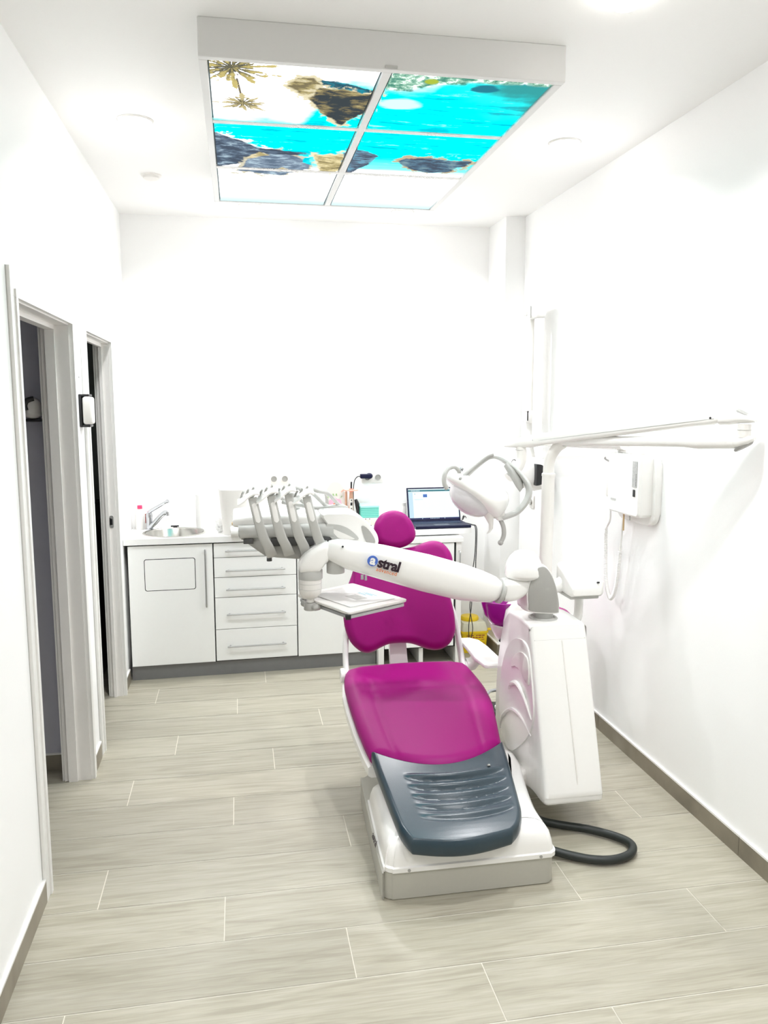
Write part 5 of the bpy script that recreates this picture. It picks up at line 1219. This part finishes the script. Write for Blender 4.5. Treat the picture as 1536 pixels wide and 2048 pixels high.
    for s, w, ht, hb in ((-.150, .020, .022, -.010), (-.146, .040, .030, -.018), (-.125, .075, .040, -.022), (-.085, .110, .045, -.024), (-.04, .130, .034, -.028), (.0, .140, .036, -.034), (.04, .140, .064, -.040), (.075, .130, .082, -.044), (.105, .110, .082, -.046), (.128, .080, .066, -.044), (.142, .045, .040, -.036), (.147, .012, .010, -.02)):
        c = C + ax * s; ring = []
        for k in range(36):
            a = 2 * PI * k / 36; ca, sa = math.cos(a), math.sin(a)
            ring.append(c + yy * (w * math.copysign(abs(ca) ** .8, ca)) + up * ((ht if sa > 0 else -hb) * math.copysign(abs(sa) ** .85, sa)))
        rings.append(ring)
    loft(bm, rings); hd = finish('lamp_head', bm, PLAS, t, ang=60)
    bm = B(); Md = Matrix.Translation(C + ax * .0 - up * .026) @ Matrix(((ax.x, yy.x, up.x, 0), (ax.y, yy.y, up.y, 0), (ax.z, yy.z, up.z, 0), (0, 0, 0, 1)))
    ball(bm, (0, 0, 0), .100, .115, .070, Md); finish('lens_dome', bm, LENSM, hd)
    # lower spur of the shell
    bm = B(); loft(bm, [ering(c, yy, (.9, 0, .4), a, b, 18) for c, a, b in ((Vector((1.035, 3.27, 1.235)), .050, .030), (Vector((1.040, 3.26, 1.205)), .022, .020), (Vector((1.046, 3.255, 1.175)), .010, .011), (Vector((1.044, 3.25, 1.150)), .009, .010), (Vector((1.034, 3.25, 1.136)), .009, .009), (Vector((1.030, 3.25, 1.133)), .004, .004))]); finish('shell_spur', bm, PLAS2, hd)
    bm = B(); box(bm, 1.068, 1.104, 3.235, 3.275, 1.185, 1.235, .012, 3); finish('yoke_boss', bm, PLAS, hd)
    # yoke: upper bar and rear hoop
    bm = B(); yk = spline([(1.100, 3.25, 1.200), (1.150, 3.22, 1.228), (1.186, 3.20, 1.285), (1.190, 3.21, 1.335), (1.165, 3.25, 1.385), (1.130, 3.30, 1.425), (1.095, 3.33, 1.448), (1.060, 3.33, 1.450), (1.020, 3.31, 1.432), (.960, 3.27, 1.396), (.908, 3.23, 1.362)], 6)
    rings = []
    for i, p in enumerate(yk):
        a_ = yk[min(i + 1, len(yk) - 1)] - yk[max(i - 1, 0)]; a_.normalize(); n2 = Vector((0, 1, 0)); w = (n2 - a_ * n2.dot(a_)).normalized(); q = a_.cross(w)
        s = i / (len(yk) - 1); wd2 = .026 if s < .55 else .026 - .014 * min(1, (s - .55) / .2); rings.append(ering(p, w, q, wd2, .009, 18, 3))
    loft(bm, rings); yo = finish('yoke', bm, LGREY, t)
    bm = B(); tube(bm, spline([(1.068, 3.315, 1.462), (1.035, 3.305, 1.452), (.985, 3.275, 1.424), (.940, 3.245, 1.396), (.905, 3.222, 1.370)], 6), .0085, 12); ball(bm, (.902, 3.220, 1.366), .011, .010, .012, nu=14, nv=10); finish('yoke_handle', bm, SGREY, yo)
    bm = B(); loft(bm, [ering(c, (.6, .4, .5), (0, .8, -.5), a, b, 18) for c, a, b in ((Vector((1.118, 3.285, 1.425)), .020, .014), (Vector((1.140, 3.265, 1.395)), .030, .018), (Vector((1.160, 3.240, 1.350)), .030, .016), (Vector((1.168, 3.225, 1.318)), .016, .010))]); finish('yoke_grip', bm, SGREY, yo)
    # grab handles
    bm = B(); tube(bm, spline([(.900, 3.24, 1.400), (.878, 3.23, 1.418), (.848, 3.22, 1.412), (.829, 3.21, 1.385), (.829, 3.21, 1.352), (.842, 3.215, 1.330)], 7), .0095, 12); finish('grab_handle', bm, LGREY, hd)
    bm = B(); cyl(bm, (.900, 3.245, 1.404), (.910, 3.235, 1.408), .010, n=16, bev=.002); cyl(bm, (.911, 3.234, 1.4085), (.913, 3.232, 1.409), .005, n=12); finish('handle_knob', bm, CHROME, hd)
    bm = B(); tube(bm, spline([(1.085, 3.25, 1.190), (1.096, 3.24, 1.160), (1.097, 3.235, 1.125), (1.086, 3.235, 1.098)], 6), .0095, 12); ball(bm, (1.083, 3.235, 1.094), .012, .012, .012, nu=14, nv=10); finish('grab_handle', bm, SGREY, hd)
lamp()

# ================================================================== WALL X-RAY MACHINE
def xray():
    t = thing('xray_machine', 'white wall mounted dental x-ray machine with folded arm on the right wall', 'x-ray machine', (XR, 3.55, 1.15))
    bm = B(); prism(bm, rrect(3.235, 3.60, 1.138, 1.468, .055, 8), 'x', XR - .030, XR - .001, .010, 3); finish('wall_plate', bm, PLAS, t)
    bm = B()
    rings = [[Vector((x, a, b)) for a, b in rrect(y0, y1, z0, z1, .018, 5)] for x, y0, y1, z0, z1 in ((XR - .030, 3.262, 3.565, 1.176, 1.452), (XR - .085, 3.258, 3.565, 1.176, 1.452), (XR - .096, 3.266, 3.558, 1.184, 1.444))]
    loft(bm, rings); bx = finish('control_box', bm, PLAS, t)
    fx = XR - .0965
    bm = B(); box(bm, fx - .001, fx, 3.278, 3.322, 1.310, 1.425); lb = finish('rating_label', bm, LABEL, bx, smooth=False)
    bm = B()
    for k in range(8): box(bm, fx - .0015, fx - .001, 3.284, 3.289, 1.318 + k * .007, 1.321 + k * .007)
    finish('label_marks', bm, BLACKP, lb, smooth=False)
    bm = B(); box(bm, fx - .004, fx, 3.291, 3.309, 1.268, 1.300, .002); sw = finish('rocker_switch', bm, BLACK, bx)
    bm = B(); box(bm, fx - .001, fx, 3.475, 3.525, 1.232, 1.240); finish('maker_print', bm, LGREY, bx, smooth=False)
    bm = B(); box(bm, XR - .075, XR - .034, 3.33, 3.52, 1.452, 1.468, .004); cyl(bm, (XR - .06, 3.50, 1.462), (XR - .06, 3.50, 1.500), .028, n=24); finish('arm_socket', bm, PLAS2, t)
    bm = B(); box(bm, XR - .09, XR - .06, 3.49, 3.53, 1.478, 1.486, .002); finish('socket_label', bm, LGREY, t)
    ax = XR - .075
    bm = B(); tube(bm, [(ax, 3.44, 1.497), (ax, 4.60, 1.455)], lambda s: .031 - .004 * s, 20); ball(bm, (ax, 4.60, 1.455), .032, .032, .032); finish('horizontal_arm', bm, PLAS, t)
    # folded scissor arm standing upright at the far end
    bm = B(); loft(bm, [ering((ax - .012, 4.675, z), (1, 0, 0), (0, 1, 0), .026, .050, 24, 3) for z in (1.63, 1.64, 2.10, 2.185, 2.19)]); finish('folded_arm', bm, PLAS2, t)
    bm = B(); loft(bm, [ering((ax - .002, 4.555, z), (1, 0, 0), (0, 1, 0), .024, .040, 24, 3) for z in (1.50, 1.51, 2.08, 2.16, 2.165)]); finish('folded_arm', bm, PLAS2, t)
    bm = B(); box(bm, ax - .040, ax + .026, 4.500, 4.735, 2.165, 2.265, .022, 3); kn = finish('arm_knuckle', bm, PLAS, t)
    bm = B(); box(bm, ax - .042, ax - .039, 4.66, 4.715, 2.19, 2.215, .002); tube(bm, [(ax - .042, 4.595, 2.17), (ax - .043, 4.597, 2.24)], .004, 8); finish('knuckle_slot', bm, LGREY, kn)
    bm = B(); box(bm, ax - .040, ax + .022, 4.600, 4.735, 1.560, 1.635, .022, 3); lk = finish('arm_knuckle', bm, PLAS, t)
    bm = B(); tube(bm, [(ax - .042, 4.607, 1.575), (ax - .043, 4.605, 1.625)], .004, 8); ball(bm, (ax - .042, 4.605, 1.628), .006, .006, .006, nu=10, nv=8); finish('knuckle_slot', bm, BLACK, lk)
    # tube head hanging from the folded arm
    bm = B(); cyl(bm, (ax - .012, 4.675, 1.40), (ax - .012, 4.675, 1.57), .024, n=24); finish('head_hanger', bm, PLAS, t)
    bm = B(); loft(bm, [ering((x, 4.54 + dy, z), (0, 1, .0), (0, 0, 1), a, b, 32, 2.6) for x, z, a, b, dy in ((1.60, 1.285, .060, .060, .02), (1.615, 1.285, .085, .080, .02), (1.66, 1.275, .100, .095, .02), (1.72, 1.262, .105, .100, .02), (1.775, 1.262, .095, .090, .02), (1.79, 1.262, .07, .07, .02))]); hd = finish('tube_head', bm, PLAS, t)
    bm = B(); cyl(bm, (ax - .012, 4.64, 1.35), (ax - .012, 4.66, 1.42), .035, .028, n=24); finish('head_yoke', bm, PLAS2, hd)
    bm = B(); tube(bm, [(1.603 + .0, 4.56 + .063 * math.cos(2 * PI * k / 40), 1.285 + .063 * math.sin(2 * PI * k / 40)) for k in range(40)], .004, 8, closed=True); finish('head_ring', bm, DGREY, hd)
    bm = B(); prism(bm, [(p.x, p.y) for p in spline([(1.690, 1.205, 0), (1.728, 1.215, 0), (1.752, 1.255, 0), (1.748, 1.300, 0), (1.720, 1.325, 0), (1.690, 1.330, 0)], 5)], 'y', 4.420, 4.470, .006, 2); dp = lab(finish('angle_dial', bm, BLACK, hd), 'black angle dial with a white ring')
    bm = B(); tube(bm, [(1.736 + .009 * math.cos(2 * PI * k / 24), 4.4195, 1.266 + .012 * math.sin(2 * PI * k / 24)) for k in range(24)], .0014, 6, closed=True); finish('dial_ring', bm, PLAS, dp)
    # hand switch on its hook at the far side of the box and its looping cable
    bm = B(); tube(bm, spline([(XR - .03, 3.60, 1.395), (XR - .06, 3.615, 1.400), (XR - .085, 3.622, 1.415), (XR - .088, 3.615, 1.422)], 6), .004, 8); finish('hook', bm, ALU, t)
    bm = B(); box(bm, XR - .085, XR - .050, 3.575, 3.612, 1.235, 1.395, .010, 3); finish('hand_switch', bm, PLAS2, t)
    bm = B(); pts = spline([(XR - .062, 3.595, 1.185), (XR - .060, 3.600, 1.12), (XR - .050, 3.66, 1.06), (XR - .045, 3.665, .95), (XR - .045, 3.655, .84), (XR - .045, 3.635, .775), (XR - .045, 3.595, .735), (XR - .045, 3.555, .775), (XR - .045, 3.530, .85), (XR - .048, 3.510, .96), (XR - .052, 3.488, 1.08), (XR - .055, 3.470, 1.178)], 8)
    tube(bm, pts, lambda s: .0075 if .16 < s < .86 else .0045, 10)
    n = len(pts)
    for i in range(int(n * .18), int(n * .84)):
        p = pts[i]; dd = (pts[i + 1] - pts[i - 1]).normalized(); uu, vv = frame_of(dd)
        for q in (0, .5):
            pp = p + (pts[i + 1] - p) * q; tube(bm, [pp + (uu * math.cos(2 * PI * k / 10) + vv * math.sin(2 * PI * k / 10)) * .0078 for k in range(10)], .0022, 4, closed=True)
    finish('coiled_cable', bm, PLAS, t)
    bm = B(); tube(bm, [(XR - .055, 3.470, 1.09), (XR - .055, 3.470, 1.180)], .0042, 8); finish('power_lead', bm, CREAMY, t)
    bm = B(); tube(bm, [(XR - .050, 3.42, 1.145), (XR - .055, 3.415, 1.180)], .003, 8); finish('earth_lead', bm, LGREY, t)
xray()
# wall socket below the x-ray head
t = thing('wall_socket', 'white wall socket on the right wall below the x-ray head', 'socket', (XR, 4.80, 1.075), 'wall sockets')
bm = B(); box(bm, XR - .009, XR, 4.765, 4.845, 1.025, 1.105, .003); finish('cover_plate', bm, PLAS2, t)
bm = B(); lathe(bm, [(.0195, 0), (.0195, -.004), (.017, -.004), (.0165, .006), (.001, .006)], (XR - .0158, 4.805, 1.065), (1, 0, 0), 28); si = finish('socket_insert', bm, LGREY, t)
bm = B()
for q in (-.0095, .0095): cyl(bm, (XR - .0112, 4.805 + q, 1.065), (XR - .0092, 4.805 + q, 1.065), .004, n=10)
finish('pin_hole', bm, DGREY, si)

# ================================================================== LEFT WALL AND SIDE ROOMS
t = thing('wall_dispenser', 'small white wall device on a black backplate between the two doorways', 'wall device', (XL, 3.78, 1.65))
bm = B(); box(bm, XL + .0, XL + .012, 3.772, 3.852, 1.575, 1.720, .003); box(bm, XL + .012, XL + .045, 3.772, 3.852, 1.575, 1.586, .003); box(bm, XL + .012, XL + .045, 3.772, 3.852, 1.710, 1.720, .003); finish('backplate', bm, BLACK, t)
bm = B(); box(bm, XL + .016, XL + .056, 3.765, 3.845, 1.588, 1.708, .010, 3); finish('device_body', bm, PLAS2, t)
bm = B(); cyl(bm, (XL, 3.805, 1.795), (XL + .003, 3.805, 1.795), .004, n=10); tag(finish('wall_screw', bm, SGREY), 'tiny grey screw in the wall above the small white device', 'screw')
t = thing('security_camera', 'white security camera with a black curved face seen through the nearer doorway', 'camera', (-.868, 3.725, 1.60))
c = (-.868, 3.725)
bm = B(); ball(bm, (c[0], c[1], 1.640), .038, .036, .028, nv=12); finish('base_shell', bm, PLAS2, t)
bm = B(); rings = [ering((c[0], c[1], z), (1, 0, 0), (0, 1, 0), r, r, 28) for z, r in ((1.642, .038), (1.660, .038), (1.680, .035), (1.694, .026), (1.702, .012), (1.704, .002))]; loft(bm, rings); finish('head_shell', bm, PLAS2, t)
bm = B(); arc = [Vector((c[0] - .022 + .0 * k, c[1] - .030, 1.650)), Vector((c[0] - .026, c[1] - .031, 1.670)), Vector((c[0] - .018, c[1] - .030, 1.688)), Vector((c[0] - .002, c[1] - .028, 1.697)), Vector((c[0] + .012, c[1] - .026, 1.700))]
tube(bm, spline(arc, 6), lambda s: .015 - .005 * s, 12); finish('black_face', bm, BLACK, t)
bm = B(); box(bm, c[0] - .03, c[0] + .035, c[1] - .02, 3.765, 1.602, 1.614, .003); finish('shelf_bracket', bm, BLACK, t)
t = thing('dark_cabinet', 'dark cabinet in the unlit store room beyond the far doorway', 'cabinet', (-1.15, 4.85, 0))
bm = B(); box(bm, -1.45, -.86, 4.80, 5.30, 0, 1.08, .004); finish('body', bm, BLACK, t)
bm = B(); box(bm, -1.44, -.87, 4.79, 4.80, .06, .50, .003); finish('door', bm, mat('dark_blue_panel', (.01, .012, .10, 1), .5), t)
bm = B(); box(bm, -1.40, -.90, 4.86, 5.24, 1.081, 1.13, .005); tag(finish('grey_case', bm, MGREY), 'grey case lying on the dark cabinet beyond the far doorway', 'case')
